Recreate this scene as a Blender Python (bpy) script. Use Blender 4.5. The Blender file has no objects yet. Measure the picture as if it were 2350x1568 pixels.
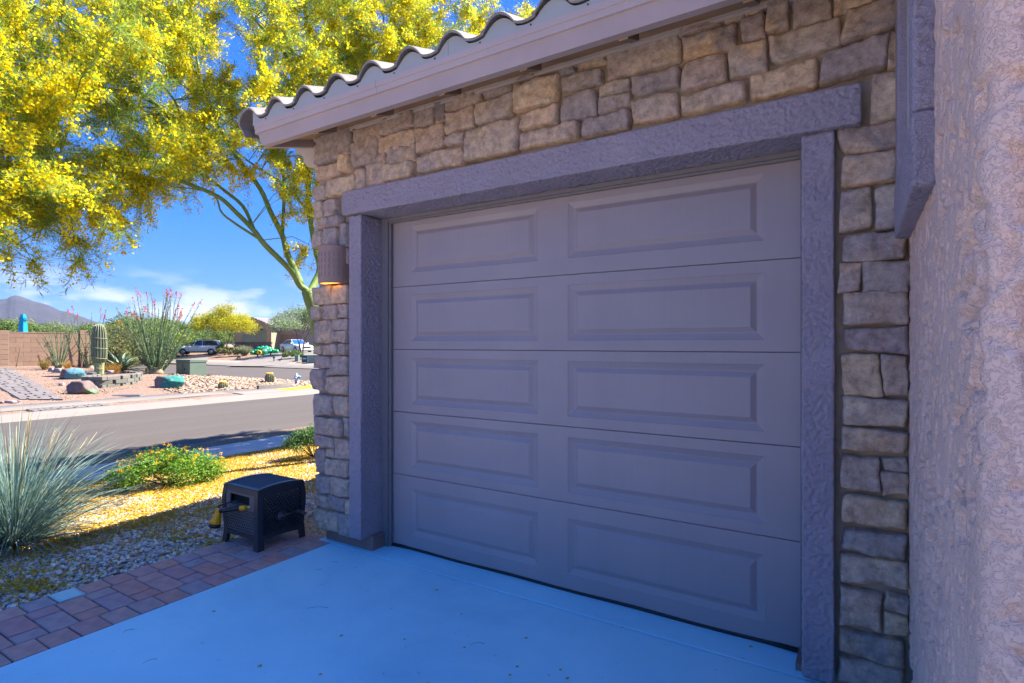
import bpy, bmesh, math, random
import numpy as np
from mathutils import Vector, Matrix, noise as mnoise
random.seed(7); RNG = np.random.default_rng(11)
SC = bpy.context.scene; COL = SC.collection
R = math.radians

# ------------------------------------------------------------------ frame of reference
# world: camera at (0,0,EYE) looks along +y.  The house stands turned: its own axes are u (along the garage front) and v (into the garage)
EYE = 1.49; FOC = 1271.0; CX = 1175.0; HY = 789.0
CA, SA = .8463, .5327
ROT = math.atan2(-SA, CA)
def W(u, v, z=0.0): return Vector((CA*u+SA*v, -SA*u+CA*v, z))
def UV(x, y): return CA*x-SA*y, SA*x+CA*y
def smooth(a, b, t):
    t = min(1, max(0, (t-a)/(b-a))); return t*t*(3-2*t)
_PU = [(-400, .62), (-40, .62), (-20.8, -.31), (-19.5, -.34), (-18.75, -.36), (-18.3, -.44), (-18.0, -.47), (-11.0, -.47), (-10.2, -.43), (-8.95, -.40), (-4.4, -.02), (400, -.02)]
_PE = [(-.01, -.47), (0, -.47), (.3, -.44), (.75, -.36), (1.5, -.34), (2.8, -.31), (30, 4.0)]
_PV = [(28.4, -.47), (28.9, -.36), (34.7, .22), (40, .49), (60, .6), (400, .8)]
def _pl(P, x):
    if x <= P[0][0]: return P[0][1]
    for (a, za), (b, zb) in zip(P, P[1:]):
        if x <= b: return za+(zb-za)*(x-a)/(b-a)
    return P[-1][1]
def lot_s(u, v):
    """distance inside the corner lot across the street (rounded corner, radius 5)"""
    a, b = -18-u, 18.5-v
    return 5-math.hypot(5-a, 5-b) if a < 5 and b < 5 else min(a, b)
def H(u, v):
    if v > 28.4: return _pl(_PV, v)
    b = _pl(_PU, u)
    if u < -18: return min(b, _pl(_PE, lot_s(u, v)))
    w = smooth(14.0, 19.0, v)
    return b*(1-w)-.47*w
def ground(px, py, off=0):
    dx = (px-CX)/FOC; dz = -(py-HY)/FOC
    lo = .5
    t = .5
    while t < 300:
        u, v = UV(dx*t, t)
        if EYE+dz*t <= H(u, v)+off: break
        t += .25
    a, b = t-.25, t
    for _ in range(25):
        m = (a+b)/2; u, v = UV(dx*m, m)
        if EYE+dz*m <= H(u, v)+off: b = m
        else: a = m
    return Vector((dx*b, b, EYE+dz*b)), b
def at(px, py, t): return Vector(((px-CX)/FOC*t, t, EYE-(py-HY)/FOC*t))

# ------------------------------------------------------------------ camera, sky, sun, exposure
cam = bpy.data.objects.new('camera', bpy.data.cameras.new('camera')); COL.objects.link(cam)
cam.location = (0, 0, EYE); cam.rotation_euler = (R(90), 0, 0)
cam.data.sensor_width = 36; cam.data.lens = 36*FOC/2350
cam.data.shift_y = 5/2350; cam.data.clip_start = .05; cam.data.clip_end = 12000
SC.camera = cam
SUN_AZ = math.atan2(.886, .47); SUN_EL = R(50)
world = bpy.data.worlds.new('World'); SC.world = world; world.use_nodes = True
nt = world.node_tree; nt.nodes.clear()
def N(nt, t, **k):
    n = nt.nodes.new(t)
    for a, b in k.items():
        if a.startswith('i_'):
            n.inputs[a[2:].replace('_', ' ')].default_value = b
        else: setattr(n, a, b)
    return n
sky = N(nt, 'ShaderNodeTexSky', sky_type='NISHITA', sun_disc=False, sun_elevation=SUN_EL, sun_rotation=SUN_AZ, altitude=800, air_density=1.3, dust_density=.3, ozone_density=3.0)
hs0 = N(nt, 'ShaderNodeHueSaturation'); hs0.inputs['Saturation'].default_value = 1.2
# the deep desert blue: the sky's colour graded by elevation
tc = N(nt, 'ShaderNodeTexCoord'); sep = N(nt, 'ShaderNodeSeparateXYZ'); nt.links.new(tc.outputs['Generated'], sep.inputs[0])
sr = N(nt, 'ShaderNodeValToRGB'); nt.links.new(sep.outputs['Z'], sr.inputs[0]); el = sr.color_ramp.elements
SKYC = [(0.0, (.21, .57, 1.4)), (.08, (.10, .47, 1.45)), (.2, (.026, .37, 1.45)), (.5, (.022, .265, 1.28)), (1.0, (.05, .31, 1.2))]
while len(el) < len(SKYC): el.new(.5)
for q, (p, c) in zip(el, SKYC): q.position = p; q.color = (*c, 1)
hs = N(nt, 'ShaderNodeMix', data_type='RGBA'); hs.inputs['Factor'].default_value = .985; nt.links.new(hs0.outputs[0], hs.inputs['A']); nt.links.new(sr.outputs[0], hs.inputs['B'])
bg = N(nt, 'ShaderNodeBackground'); bg.inputs['Strength'].default_value = .15
out = N(nt, 'ShaderNodeOutputWorld')
nt.links.new(sky.outputs[0], hs0.inputs['Color'])
# clouds low over the horizon, by direction
mp = N(nt, 'ShaderNodeMapping'); mp.inputs['Scale'].default_value = (9, 9, 24); mp.inputs['Location'].default_value = (3.1, .4, .2); nt.links.new(tc.outputs['Generated'], mp.inputs[0])
cn = N(nt, 'ShaderNodeTexNoise'); cn.inputs['Scale'].default_value = 1.0; cn.inputs['Detail'].default_value = 6; cn.inputs['Roughness'].default_value = .52; nt.links.new(mp.outputs[0], cn.inputs['Vector'])
cr = N(nt, 'ShaderNodeValToRGB'); cr.color_ramp.elements[0].position = .50; cr.color_ramp.elements[1].position = .64; nt.links.new(cn.outputs['Fac'], cr.inputs[0])
er = N(nt, 'ShaderNodeValToRGB'); nt.links.new(sep.outputs['Z'], er.inputs[0])
e = er.color_ramp.elements; e[0].position = 0.0; e[0].color = (.35, .35, .35, 1); e[1].position = .118; e[1].color = (0, 0, 0, 1)
x = e.new(.05); x.color = (1, 1, 1, 1); x = e.new(.085); x.color = (.55, .55, .55, 1)
mm = N(nt, 'ShaderNodeMath', operation='MULTIPLY'); nt.links.new(cr.outputs[0], mm.inputs[0]); nt.links.new(er.outputs[0], mm.inputs[1])
mx = N(nt, 'ShaderNodeMix', data_type='RGBA'); nt.links.new(mm.outputs[0], mx.inputs['Factor']); nt.links.new(hs.outputs['Result'], mx.inputs['A']); mx.inputs['B'].default_value = (1.25, 1.32, 1.6, 1)
nt.links.new(mx.outputs['Result'], bg.inputs[0]); nt.links.new(bg.outputs[0], out.inputs[0])
sl = bpy.data.lights.new('sun', 'SUN'); sl.energy = 3.4; sl.angle = R(.5); sl.color = (1, .95, .87)
sun = bpy.data.objects.new('sun', sl); COL.objects.link(sun)
SD = Vector((math.sin(SUN_AZ)*math.cos(SUN_EL), math.cos(SUN_AZ)*math.cos(SUN_EL), math.sin(SUN_EL)))
sun.rotation_euler = SD.to_track_quat('Z', 'Y').to_euler()
vs = SC.view_settings; vs.view_transform = 'Standard'; vs.look = 'None'; vs.gamma = 1; vs.use_curve_mapping = False; vs.exposure = 2.5

# ------------------------------------------------------------------ materials
def srgb(r, g, b):
    f = lambda c: c/12.92 if c <= .04045 else ((c+.055)/1.055)**2.4
    return (f(r/255), f(g/255), f(b/255), 1)
def material(name):
    m = bpy.data.materials.new(name); m.use_nodes = True
    return m, m.node_tree, m.node_tree.nodes['Principled BSDF']
def ramp(nt, src, stops):
    r = N(nt, 'ShaderNodeValToRGB'); el = r.color_ramp.elements
    while len(el) < len(stops): el.new(.5)
    for q, (p, c) in zip(el, stops):
        q.position = p; q.color = c if len(c) == 4 else (*c, 1)
    nt.links.new(src, r.inputs[0]); return r.outputs[0]
def noise_of(nt, vec, scale, detail=4, rough=.55, dist=0):
    n = N(nt, 'ShaderNodeTexNoise'); n.inputs['Scale'].default_value = scale; n.inputs['Detail'].default_value = detail
    n.inputs['Roughness'].default_value = rough; n.inputs['Distortion'].default_value = dist
    nt.links.new(vec, n.inputs['Vector']); return n.outputs['Fac']
def mixc(nt, fac, a, b, mode='MIX'):
    m = N(nt, 'ShaderNodeMix', data_type='RGBA', blend_type=mode)
    for s, v in (('Factor', fac), ('A', a), ('B', b)):
        if hasattr(v, 'links'): nt.links.new(v, m.inputs[s])
        else: m.inputs[s].default_value = v if not (s != 'Factor' and len(v) == 3) else (*v, 1)
    return m.outputs['Result']
def mth(nt, op, a, b=0.0):
    m = N(nt, 'ShaderNodeMath', operation=op)
    for i, v in ((0, a), (1, b)):
        if hasattr(v, 'links'): nt.links.new(v, m.inputs[i])
        else: m.inputs[i].default_value = v
    return m.outputs[0]
def bump(nt, bs, h, strength=.5, dist=.01):
    b = N(nt, 'ShaderNodeBump'); b.inputs['Strength'].default_value = strength; b.inputs['Distance'].default_value = dist
    nt.links.new(h, b.inputs['Height'])
    prev = bs.inputs['Normal'].links
    if prev: nt.links.new(prev[0].from_socket, b.inputs['Normal'])
    nt.links.new(b.outputs[0], bs.inputs['Normal'])
def plain(name, col, rough=.6, var=.15, scale=8, bscale=0, bstr=.3, bdist=.004, metal=0, spec=.4, coords='Object', palette=None, island=None, trans=0, vscale2=None):
    """one procedural surface: base colour (or a palette picked per object), mottling, fine relief"""
    m, nt, bs = material(name)
    tc = N(nt, 'ShaderNodeTexCoord'); vec = tc.outputs[coords]
    if palette:
        src = N(nt, 'ShaderNodeObjectInfo').outputs['Random'] if not island else N(nt, 'ShaderNodeNewGeometry').outputs['Random Per Island']
        k = len(palette)
        c = ramp(nt, src, [(i/(k-1), p) for i, p in enumerate(palette)])
    else:
        rgb = N(nt, 'ShaderNodeRGB'); rgb.outputs[0].default_value = col if len(col) == 4 else (*col, 1); c = rgb.outputs[0]
    if var:
        n = noise_of(nt, vec, scale, 5, .6)
        lo, hi = 1-var, 1+var
        f = ramp(nt, n, [(.25, (lo, lo, lo)), (.75, (hi, hi, hi))])
        c = mixc(nt, 1.0, c, f, 'MULTIPLY')
    nt.links.new(c, bs.inputs['Base Color'])
    bs.inputs['Roughness'].default_value = rough; bs.inputs['Metallic'].default_value = metal; bs.inputs['Specular IOR Level'].default_value = spec
    if bscale:
        bump(nt, bs, noise_of(nt, vec, bscale, 6, .65), bstr, bdist)
    if trans:
        t = N(nt, 'ShaderNodeBsdfTranslucent'); nt.links.new(c, t.inputs[0])
        ms = N(nt, 'ShaderNodeMixShader'); ms.inputs[0].default_value = trans
        nt.links.new(bs.outputs[0], ms.inputs[1]); nt.links.new(t.outputs[0], ms.inputs[2])
        o = nt.nodes['Material Output']; nt.links.new(ms.outputs[0], o.inputs[0])
    return m

def stucco(name, col, scale=42, strength=.8, dist=.006, patch=4.5, hi=None):
    """lace stucco: the broken patches are modelled in the mesh; this adds the fine sandy relief"""
    m, nt, bs = material(name)
    tc = N(nt, 'ShaderNodeTexCoord'); vec = tc.outputs['Object']
    lace = ramp(nt, noise_of(nt, vec, scale, 3, .6, 1.0), [(.40, (0, 0, 0)), (.52, (1, 1, 1))])
    bump(nt, bs, lace, strength, dist)
    bump(nt, bs, noise_of(nt, vec, scale*5, 4, .7), .3, .0015)
    v = ramp(nt, noise_of(nt, vec, 3.0, 4), [(.3, (.93, .93, .93)), (.7, (1.06, 1.06, 1.06))])
    c = mixc(nt, 1.0, col, v, 'MULTIPLY')
    nt.links.new(c, bs.inputs['Base Color']); bs.inputs['Roughness'].default_value = .75; bs.inputs['Specular IOR Level'].default_value = .3
    return m
def lace(x, y, z, sc=1.0):
    """relief of trowelled stucco: 0 on the smooth islands, down to -1 in the torn pits"""
    nz = mnoise.noise
    w = nz(Vector((x*22*sc, y*22*sc, z*22*sc)))
    a = nz(Vector((x*58*sc+w*1.3, y*58*sc+w*1.3, z*58*sc+w*1.3)))+.45*nz(Vector((x*120*sc, y*120*sc, z*120*sc+3)))
    pat = nz(Vector((x*6*sc, y*6*sc, z*6*sc+9)))
    t = min(1, max(0, (a+.30-.45*max(-.6, min(.6, pat+.1)))/.30)); t = t*t*(3-2*t)
    return -(1-t)
M = {}
# ------------------------------------------------------------------ mesh helpers
class MB:
    def __init__(s): s.v = []; s.f = []; s.sm = []
    def add(s, vs, fs, smooth=False):
        o = len(s.v); s.v += [tuple(p) for p in vs]; s.f += [tuple(i+o for i in f) for f in fs]; s.sm += [smooth]*len(fs); return s
    def box(s, a, b, M4=None):
        (x0, y0, z0), (x1, y1, z1) = a, b
        P = [(x0, y0, z0), (x1, y0, z0), (x1, y1, z0), (x0, y1, z0), (x0, y0, z1), (x1, y0, z1), (x1, y1, z1), (x0, y1, z1)]
        if M4 is not None: P = [tuple(M4 @ Vector(p)) for p in P]
        return s.add(P, [(0, 3, 2, 1), (4, 5, 6, 7), (0, 1, 5, 4), (1, 2, 6, 5), (2, 3, 7, 6), (3, 0, 4, 7)])
    def bbox(s, a, b, bev=.01, seg=2, M4=None):
        bm = bmesh.new(); bmesh.ops.create_cube(bm, size=1)
        c = [(p+q)/2 for p, q in zip(a, b)]; d = [abs(q-p) for p, q in zip(a, b)]
        for q in bm.verts: q.co = Vector([q.co[i]*d[i]+c[i] for i in range(3)])
        if bev: bmesh.ops.bevel(bm, geom=bm.edges[:], offset=min(bev, min(d)*.45), segments=seg, affect='EDGES', profile=.5)
        bm.verts.index_update()
        P = [(M4 @ q.co) if M4 is not None else q.co.copy() for q in bm.verts]
        fs = list(bm.faces); big = sorted(fs, key=lambda f: -f.calc_area())[:6]; big = {f.index for f in big}
        bm.faces.index_update(); big = {f.index for f in sorted(fs, key=lambda f: -f.calc_area())[:6]}
        for f in fs:
            s.add([], [], False)
        o = len(s.v); s.v += [tuple(p) for p in P]
        for f in fs:
            s.f.append(tuple(q.index+o for q in f.verts)); s.sm.append(seg > 1 and f.index not in big)
        bm.free(); return s
    def tube(s, pts, rad, n=6, cap=True, smooth=True, flat=1.0):
        pts = [Vector(p) for p in pts]; k = len(pts)
        if not hasattr(rad, '__len__'): rad = [rad]*k
        o = []; up = Vector((0, 0, 1)); prev = None
        for i, p in enumerate(pts):
            d = (pts[min(i+1, k-1)]-pts[max(i-1, 0)]).normalized()
            a = prev if prev is not None else (up if abs(d.z) < .9 else Vector((1, 0, 0)))
            a = (a-d*a.dot(d)); a = a.normalized() if a.length > 1e-6 else d.orthogonal().normalized(); prev = a; b = d.cross(a)
            for j in range(n):
                t = 2*math.pi*j/n; o.append(p+(a*math.cos(t)*flat+b*math.sin(t))*rad[i])
        f = [(i*n+j, i*n+(j+1) % n, (i+1)*n+(j+1) % n, (i+1)*n+j) for i in range(k-1) for j in range(n)]
        if cap: f += [tuple(range(n-1, -1, -1)), tuple((k-1)*n+j for j in range(n))]
        return s.add(o, f, smooth)
    def lathe(s, prof, n=16, c=(0, 0, 0), smooth=True, M4=None):
        o = []; k = len(prof)
        for r, z in prof:
            for j in range(n):
                t = 2*math.pi*j/n; o.append(Vector((c[0]+r*math.cos(t), c[1]+r*math.sin(t), c[2]+z)))
        if M4 is not None: o = [M4 @ p for p in o]
        f = [(i*n+j, i*n+(j+1) % n, (i+1)*n+(j+1) % n, (i+1)*n+j) for i in range(k-1) for j in range(n)]
        f += [tuple(range(n-1, -1, -1)), tuple((k-1)*n+j for j in range(n))]
        return s.add(o, f, smooth)
    def prism(s, poly, axis, a, b, smooth=False):
        """poly: 2d outline; axis: the extruded axis index, a..b"""
        def mk(p, t):
            q = list(p); q.insert(axis, t); return tuple(q)
        n = len(poly); P = [mk(p, a) for p in poly]+[mk(p, b) for p in poly]
        f = [(i, (i+1) % n, n+(i+1) % n, n+i) for i in range(n)]+[tuple(range(n-1, -1, -1)), tuple(range(n, 2*n))]
        return s.add(P, f, smooth)
    def mesh(s, name, mat=None):
        me = bpy.data.meshes.new(name); me.from_pydata(s.v, [], s.f)
        if any(s.sm): me.polygons.foreach_set('use_smooth', s.sm)
        if mat is not None:
            for q in (mat if isinstance(mat, (list, tuple)) else [mat]): me.materials.append(q)
        bm = bmesh.new(); bm.from_mesh(me); bmesh.ops.recalc_face_normals(bm, faces=bm.faces[:]); bm.to_mesh(me); bm.free()
        return me
    def build(s, name, mat=None, parent=None, loc=None, rz=None, **tags):
        return link(name, s.mesh(name, mat), parent, loc, rz, **tags)
def link(name, me, parent=None, loc=None, rz=None, rot=None, scale=None, **tags):
    o = bpy.data.objects.new(name, me); COL.objects.link(o)
    if parent is not None: o.parent = parent
    if loc is not None: o.location = loc
    if rz is not None: o.rotation_euler = (0, 0, rz)
    if rot is not None: o.rotation_euler = rot
    if scale is not None: o.scale = scale if hasattr(scale, '__len__') else (scale,)*3
    for k, v in tags.items(): o[{'cat': 'category'}.get(k, k)] = v
    return o
def thing(name, label, cat, loc=(0, 0, 0), rz=0.0, group=None):
    o = bpy.data.objects.new(name, None); COL.objects.link(o); o.location = loc; o.rotation_euler = (0, 0, rz)
    o['label'] = label; o['category'] = cat
    if group: o['group'] = group
    o.empty_display_size = .1
    return o
def copy_tree(o, parent=None):
    c = o.copy(); COL.objects.link(c); c.parent = parent
    for ch in o.children: copy_tree(ch, c)
    return c
def fastmesh(name, V, F, mat=None, smooth=False, k=4):
    """big meshes from arrays; F is (n,k)"""
    me = bpy.data.meshes.new(name); V = np.asarray(V, np.float32); F = np.asarray(F, np.int32)
    me.vertices.add(len(V)); me.vertices.foreach_set('co', V.ravel())
    me.loops.add(F.size); me.loops.foreach_set('vertex_index', F.ravel())
    me.polygons.add(len(F)); me.polygons.foreach_set('loop_start', np.arange(len(F), dtype=np.int32)*k)
    me.polygons.foreach_set('loop_total', np.full(len(F), k, np.int32))
    if smooth: me.polygons.foreach_set('use_smooth', np.ones(len(F), bool))
    me.update(calc_edges=True)
    if mat is not None: me.materials.append(mat)
    return me
def quads(C, size, aspect=1.0, normals=None, rng=RNG, spread=.9):
    """leaf-sized quads at C, random orientation; size scalar or array"""
    n = len(C); a = rng.normal(size=(n, 3)); a /= np.linalg.norm(a, axis=1, keepdims=True)
    if normals is None: nn = rng.normal(size=(n, 3))
    else: nn = normals+spread*rng.normal(size=(n, 3))
    nn /= np.linalg.norm(nn, axis=1, keepdims=True)
    b = np.cross(nn, a); b /= np.linalg.norm(b, axis=1, keepdims=True)+1e-9; a = np.cross(b, nn)
    s = (np.asarray(size)*np.ones(n))[:, None]
    V = np.stack([C-a*s-b*s*aspect, C+a*s-b*s*aspect, C+a*s+b*s*aspect, C-a*s+b*s*aspect], 1).reshape(-1, 3)
    return V, np.arange(4*n).reshape(n, 4)
def strips(P0, P1, w, bend=None, rng=RNG):
    """thin double-triangles from P0 to P1 (needles)"""
    n = len(P0); d = P1-P0; s = np.cross(d, rng.normal(size=(n, 3))); s /= np.linalg.norm(s, axis=1, keepdims=True)+1e-9
    w = (np.asarray(w)*np.ones(n))[:, None]
    mid = (P0+P1)/2 + (0 if bend is None else bend)
    V = np.stack([P0, mid-s*w, P1, mid+s*w], 1).reshape(-1, 3)
    return V, np.arange(4*n).reshape(n, 4)
def cat(*vf):
    V = []; F = []; o = 0
    for v, f in vf: V.append(v); F.append(f+o); o += len(v)
    return np.concatenate(V), np.concatenate(F)
def drape(name, u0, u1, v0, v1, mat, du=1.0, dv=1.0, off=0.0, us=(), rough=0.0, inside=None, **tags):
    """a ground sheet over u0..u1 x v0..v1 that follows the terrain"""
    U = sorted(set(list(np.linspace(u0, u1, max(2, int(abs(u1-u0)/du)+1)))+[q for q in us if u0 < q < u1]))
    Vv = list(np.linspace(v0, v1, max(2, int(abs(v1-v0)/dv)+1)))
    P = []
    for u in U:
        for v in Vv:
            z = H(u, v)+off
            if rough: z += rough*mnoise.noise(Vector((u*.9, v*.9, 3.3)))
            P.append((u, v, z))
    n = len(Vv); F = []
    for i in range(len(U)-1):
        for j in range(n-1):
            if inside is None or inside((U[i]+U[i+1])/2, (Vv[j]+Vv[j+1])/2):
                F.append((i*n+j, (i+1)*n+j, (i+1)*n+j+1, i*n+j+1))
    mb = MB(); mb.add(P, F, True)
    return mb.build(name, mat, None, None, ROT, **tags)

# ------------------------------------------------------------------ materials of the house
TRIM = (.36, .305, .335); DOORC = (.335, .275, .265)
M['trim'] = stucco('trim_stucco', TRIM, 130, .7, .004, 5)
M['wallstucco'] = stucco('wall_stucco', (.78, .535, .41), 100, .62, .005, 6)
def door_mat():
    m, nt, bs = material('door_paint'); tc = N(nt, 'ShaderNodeTexCoord')
    mp = N(nt, 'ShaderNodeMapping'); mp.inputs['Scale'].default_value = (6, 1, 240); nt.links.new(tc.outputs['Object'], mp.inputs[0])
    g = noise_of(nt, mp.outputs[0], 1.0, 5, .6, .3)
    mp2 = N(nt, 'ShaderNodeMapping'); mp2.inputs['Scale'].default_value = (90, 1, 1.2); nt.links.new(tc.outputs['Object'], mp2.inputs[0])
    st = noise_of(nt, mp2.outputs[0], 1.0, 4, .6)
    v = ramp(nt, st, [(.3, (.975, .975, .975)), (.7, (1.02, 1.02, 1.02))])
    v = mixc(nt, 1.0, v, ramp(nt, noise_of(nt, tc.outputs['Object'], 1.3, 5, .6), [(.3, (.90, .90, .91)), (.7, (1.07, 1.06, 1.05))]), 'MULTIPLY')
    c = mixc(nt, 1.0, DOORC, v, 'MULTIPLY')
    sp = ramp(nt, noise_of(nt, tc.outputs['Object'], 60, 2, .6), [(.765, (0, 0, 0)), (.79, (1, 1, 1))])
    ar = ramp(nt, noise_of(nt, tc.outputs['Object'], 1.7, 1), [(.5, (0, 0, 0)), (.62, (1, 1, 1))])
    c = mixc(nt, mth(nt, 'MULTIPLY', mth(nt, 'MULTIPLY', sp, ar), .6), c, (.62, .6, .58))
    nt.links.new(c, bs.inputs['Base Color']); bs.inputs['Roughness'].default_value = .42; bs.inputs['Specular IOR Level'].default_value = .4
    bump(nt, bs, g, .12, .0015); return m
M['door'] = door_mat()
M['doorstop'] = plain('door_stop_paint', (.19, .17, .17), .5, .08, 20)
M['rubber'] = plain('seal_rubber', (.02, .02, .022), .7, .2, 40)
M['fascia'] = plain('fascia_paint', (.42, .32, .275), .6, .10, 3, 60, .25, .002)
M['drip'] = plain('drip_edge_metal', (.45, .355, .315), .45, .05, 3)
M['birdstop'] = plain('birdstop_metal', (.36, .37, .34), .5, .06, 4)
M['soffit'] = plain('soffit_wood', (.42, .25, .12), .7, .2, 5, 30, .3, .002)
M['rafter'] = plain('rafter_wood', (.30, .19, .11), .8, .2, 8)
M['frieze'] = plain('frieze_paint', (.50, .41, .34), .65, .1, 5, 50, .2, .002)
M['tile'] = plain('roof_tile_concrete', None, .85, .22, 9, 90, .5, .003, palette=[(0.218, 0.187, 0.164), (0.256, 0.225, 0.201), (0.192, 0.169, 0.152), (0.275, 0.237, 0.206)])
M['mortar'] = plain('mortar', (.34, .27, .19), .9, .25, 9, 120, .7, .006)
M['stem'] = plain('stem_wall_paint', (.23, .15, .125), .7, .2, 8, 60, .4, .004)
def stone_mat():
    m, nt, bs = material('veneer_stone'); tc = N(nt, 'ShaderNodeTexCoord'); oi = N(nt, 'ShaderNodeObjectInfo')
    add = N(nt, 'ShaderNodeVectorMath', operation='ADD'); nt.links.new(tc.outputs['Object'], add.inputs[0])
    cx = N(nt, 'ShaderNodeCombineXYZ'); nt.links.new(mth(nt, 'MULTIPLY', oi.outputs['Random'], 37.0), cx.inputs[0]); nt.links.new(cx.outputs[0], add.inputs[1]); vec = add.outputs[0]
    r1 = ramp(nt, oi.outputs['Random'], [(0, (.52, .39, .27)), (.15, (.33, .275, .245)), (.3, (.58, .44, .30)), (.45, (.27, .225, .21)), (.6, (.47, .345, .26)), (.75, (.62, .455, .275)), (.88, (.36, .29, .26)), (1, (.24, .20, .19))])
    r2 = ramp(nt, mth(nt, 'FRACT', mth(nt, 'MULTIPLY', oi.outputs['Random'], 7.31)), [(0, (0.373, 0.284, 0.249)), (.35, (0.621, 0.419, 0.255)), (.65, (0.420, 0.290, 0.232)), (1, (0.342, 0.290, 0.273))])
    c = mixc(nt, ramp(nt, noise_of(nt, vec, 7, 4, .6, .3), [(.38, (0, 0, 0)), (.64, (1, 1, 1))]), r1, r2)
    n2 = noise_of(nt, vec, 26, 8, .7)
    c = mixc(nt, 1.0, c, ramp(nt, n2, [(.26, (.45, .45, .45)), (.5, (.98, .98, .98)), (.74, (1.42, 1.42, 1.42))]), 'MULTIPLY')
    fl = ramp(nt, noise_of(nt, vec, 85, 3, .6), [(.68, (0, 0, 0)), (.75, (1, 1, 1))])
    c = mixc(nt, mth(nt, 'MULTIPLY', fl, .3), c, (.6, .56, .5))
    nt.links.new(c, bs.inputs['Base Color']); bs.inputs['Roughness'].default_value = .85; bs.inputs['Specular IOR Level'].default_value = .3
    bump(nt, bs, noise_of(nt, vec, 16, 7, .7, .5), 1.0, .016); bump(nt, bs, noise_of(nt, vec, 110, 5, .7), .5, .003)
    return m
M['stone'] = stone_mat()
M['winframe'] = plain('window_frame_paint', (.42, .38, .36), .5, .05, 5)
def glass_mat():
    m, nt, bs = material('window_glass'); bs.inputs['Base Color'].default_value = (.03, .045, .05, 1); bs.inputs['Roughness'].default_value = .05; bs.inputs['Specular IOR Level'].default_value = .8
    return m
M['glass'] = glass_mat()

# ------------------------------------------------------------------ the house: garage front with the gable eave, and the stucco wing on the right
house = thing('house', 'tan house corner with stone veneer garage front, tiled eave and rough stucco wing', 'house', (0, 0, 0), ROT)
def part(name, mb, mat, parent=house, **k): return mb.build(name, mat, parent, **k)
U0, U1 = -3.53, .168          # garage front, left corner to the inner corner
JL, JR = -2.998, -.222        # opening
mb = MB()
mb.box((U0, 2.82, .10), (JL-.03, 3.25, 3.06)); mb.box((JR+.03, 2.82, -.05), (U1+.2, 3.25, 3.06)); mb.box((JL-.03, 2.82, 2.45), (JR+.03, 3.25, 3.06))
part('mortar_wall', mb, M['mortar'])
mb = MB(); mb.box((U0+.002, 3.25, -.3), (U0+.25, 9.5, 3.05)); mb.box((U0+.25, 9.25, -.3), (9, 9.5, 3.05)); part('side_wall', mb, M['wallstucco'])
mb = MB(); mb.bbox((U0+.06, 2.832, -.2), (JL+.03, 3.02, .102), .008, 1); part('stem_wall', mb, M['stem'])
mb = MB(); mb.box((JR-.03, 2.832, -.2), (U1+.1, 3.02, .03)); part('stem_wall', mb, M['stem'])

def stone_mesh(w, h, d, seed, rough=1.0):
    """a cushion of rock, w x h, front towards -y, its origin at the centre of the back"""
    nx = max(7, min(22, int(w/.014))); nz = max(7, min(16, int(h/.013)))
    ox = random.Random(seed).uniform(-99, 99); P = []; F = []
    sk = [random.Random(seed+i).uniform(-.007, .007) for i in range(8)]
    for i in range(nx+1):
        for j in range(nz+1):
            s = i/nx*2-1; t = j/nz*2-1
            # crowd the rings to the edge, round the corners
            s2 = math.copysign(1-(1-abs(s))**1.5, s); t2 = math.copysign(1-(1-abs(t))**1.5, t)
            x = s2*w/2; z = t2*h/2
            k = (abs(s2)**10+abs(t2)**10)**(1/10)
            k2 = max(1, k); x /= k2; z /= k2
            e = max(abs(s2), abs(t2))
            n1 = mnoise.noise(Vector((x*9+ox, z*9, seed*.37))); n2 = mnoise.noise(Vector((x*28+ox, z*28, 5.1)))
            wob = (n1*.010+n2*.004)*rough
            if e > .6:
                x += math.copysign(1, s2)*(abs(s2) > .6)*(wob-.004)*min(1, w/.12); z += math.copysign(1, t2)*(abs(t2) > .6)*(wob-.004)*min(1, h/.12)
            x += sk[0]*t2+sk[1]*s2*t2*.5; z += sk[2]*s2*.6+sk[3]*s2*t2*.5
            dome = 1-max(0, (e-.88)/.12)**2.4
            y = -d*(.15+.85*dome)-(n1*.013+n2*.007+.004*mnoise.noise(Vector((x*70+ox, z*70, 2.2))))*rough*dome*(d/.04)
            if e > .999: y = .03
            P.append((x, y, z))
    for i in range(nx):
        for j in range(nz):
            a = i*(nz+1)+j; F.append((a, a+nz+1, a+nz+2, a+1))
    mb = MB(); mb.add(P, F, True); return mb
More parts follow.
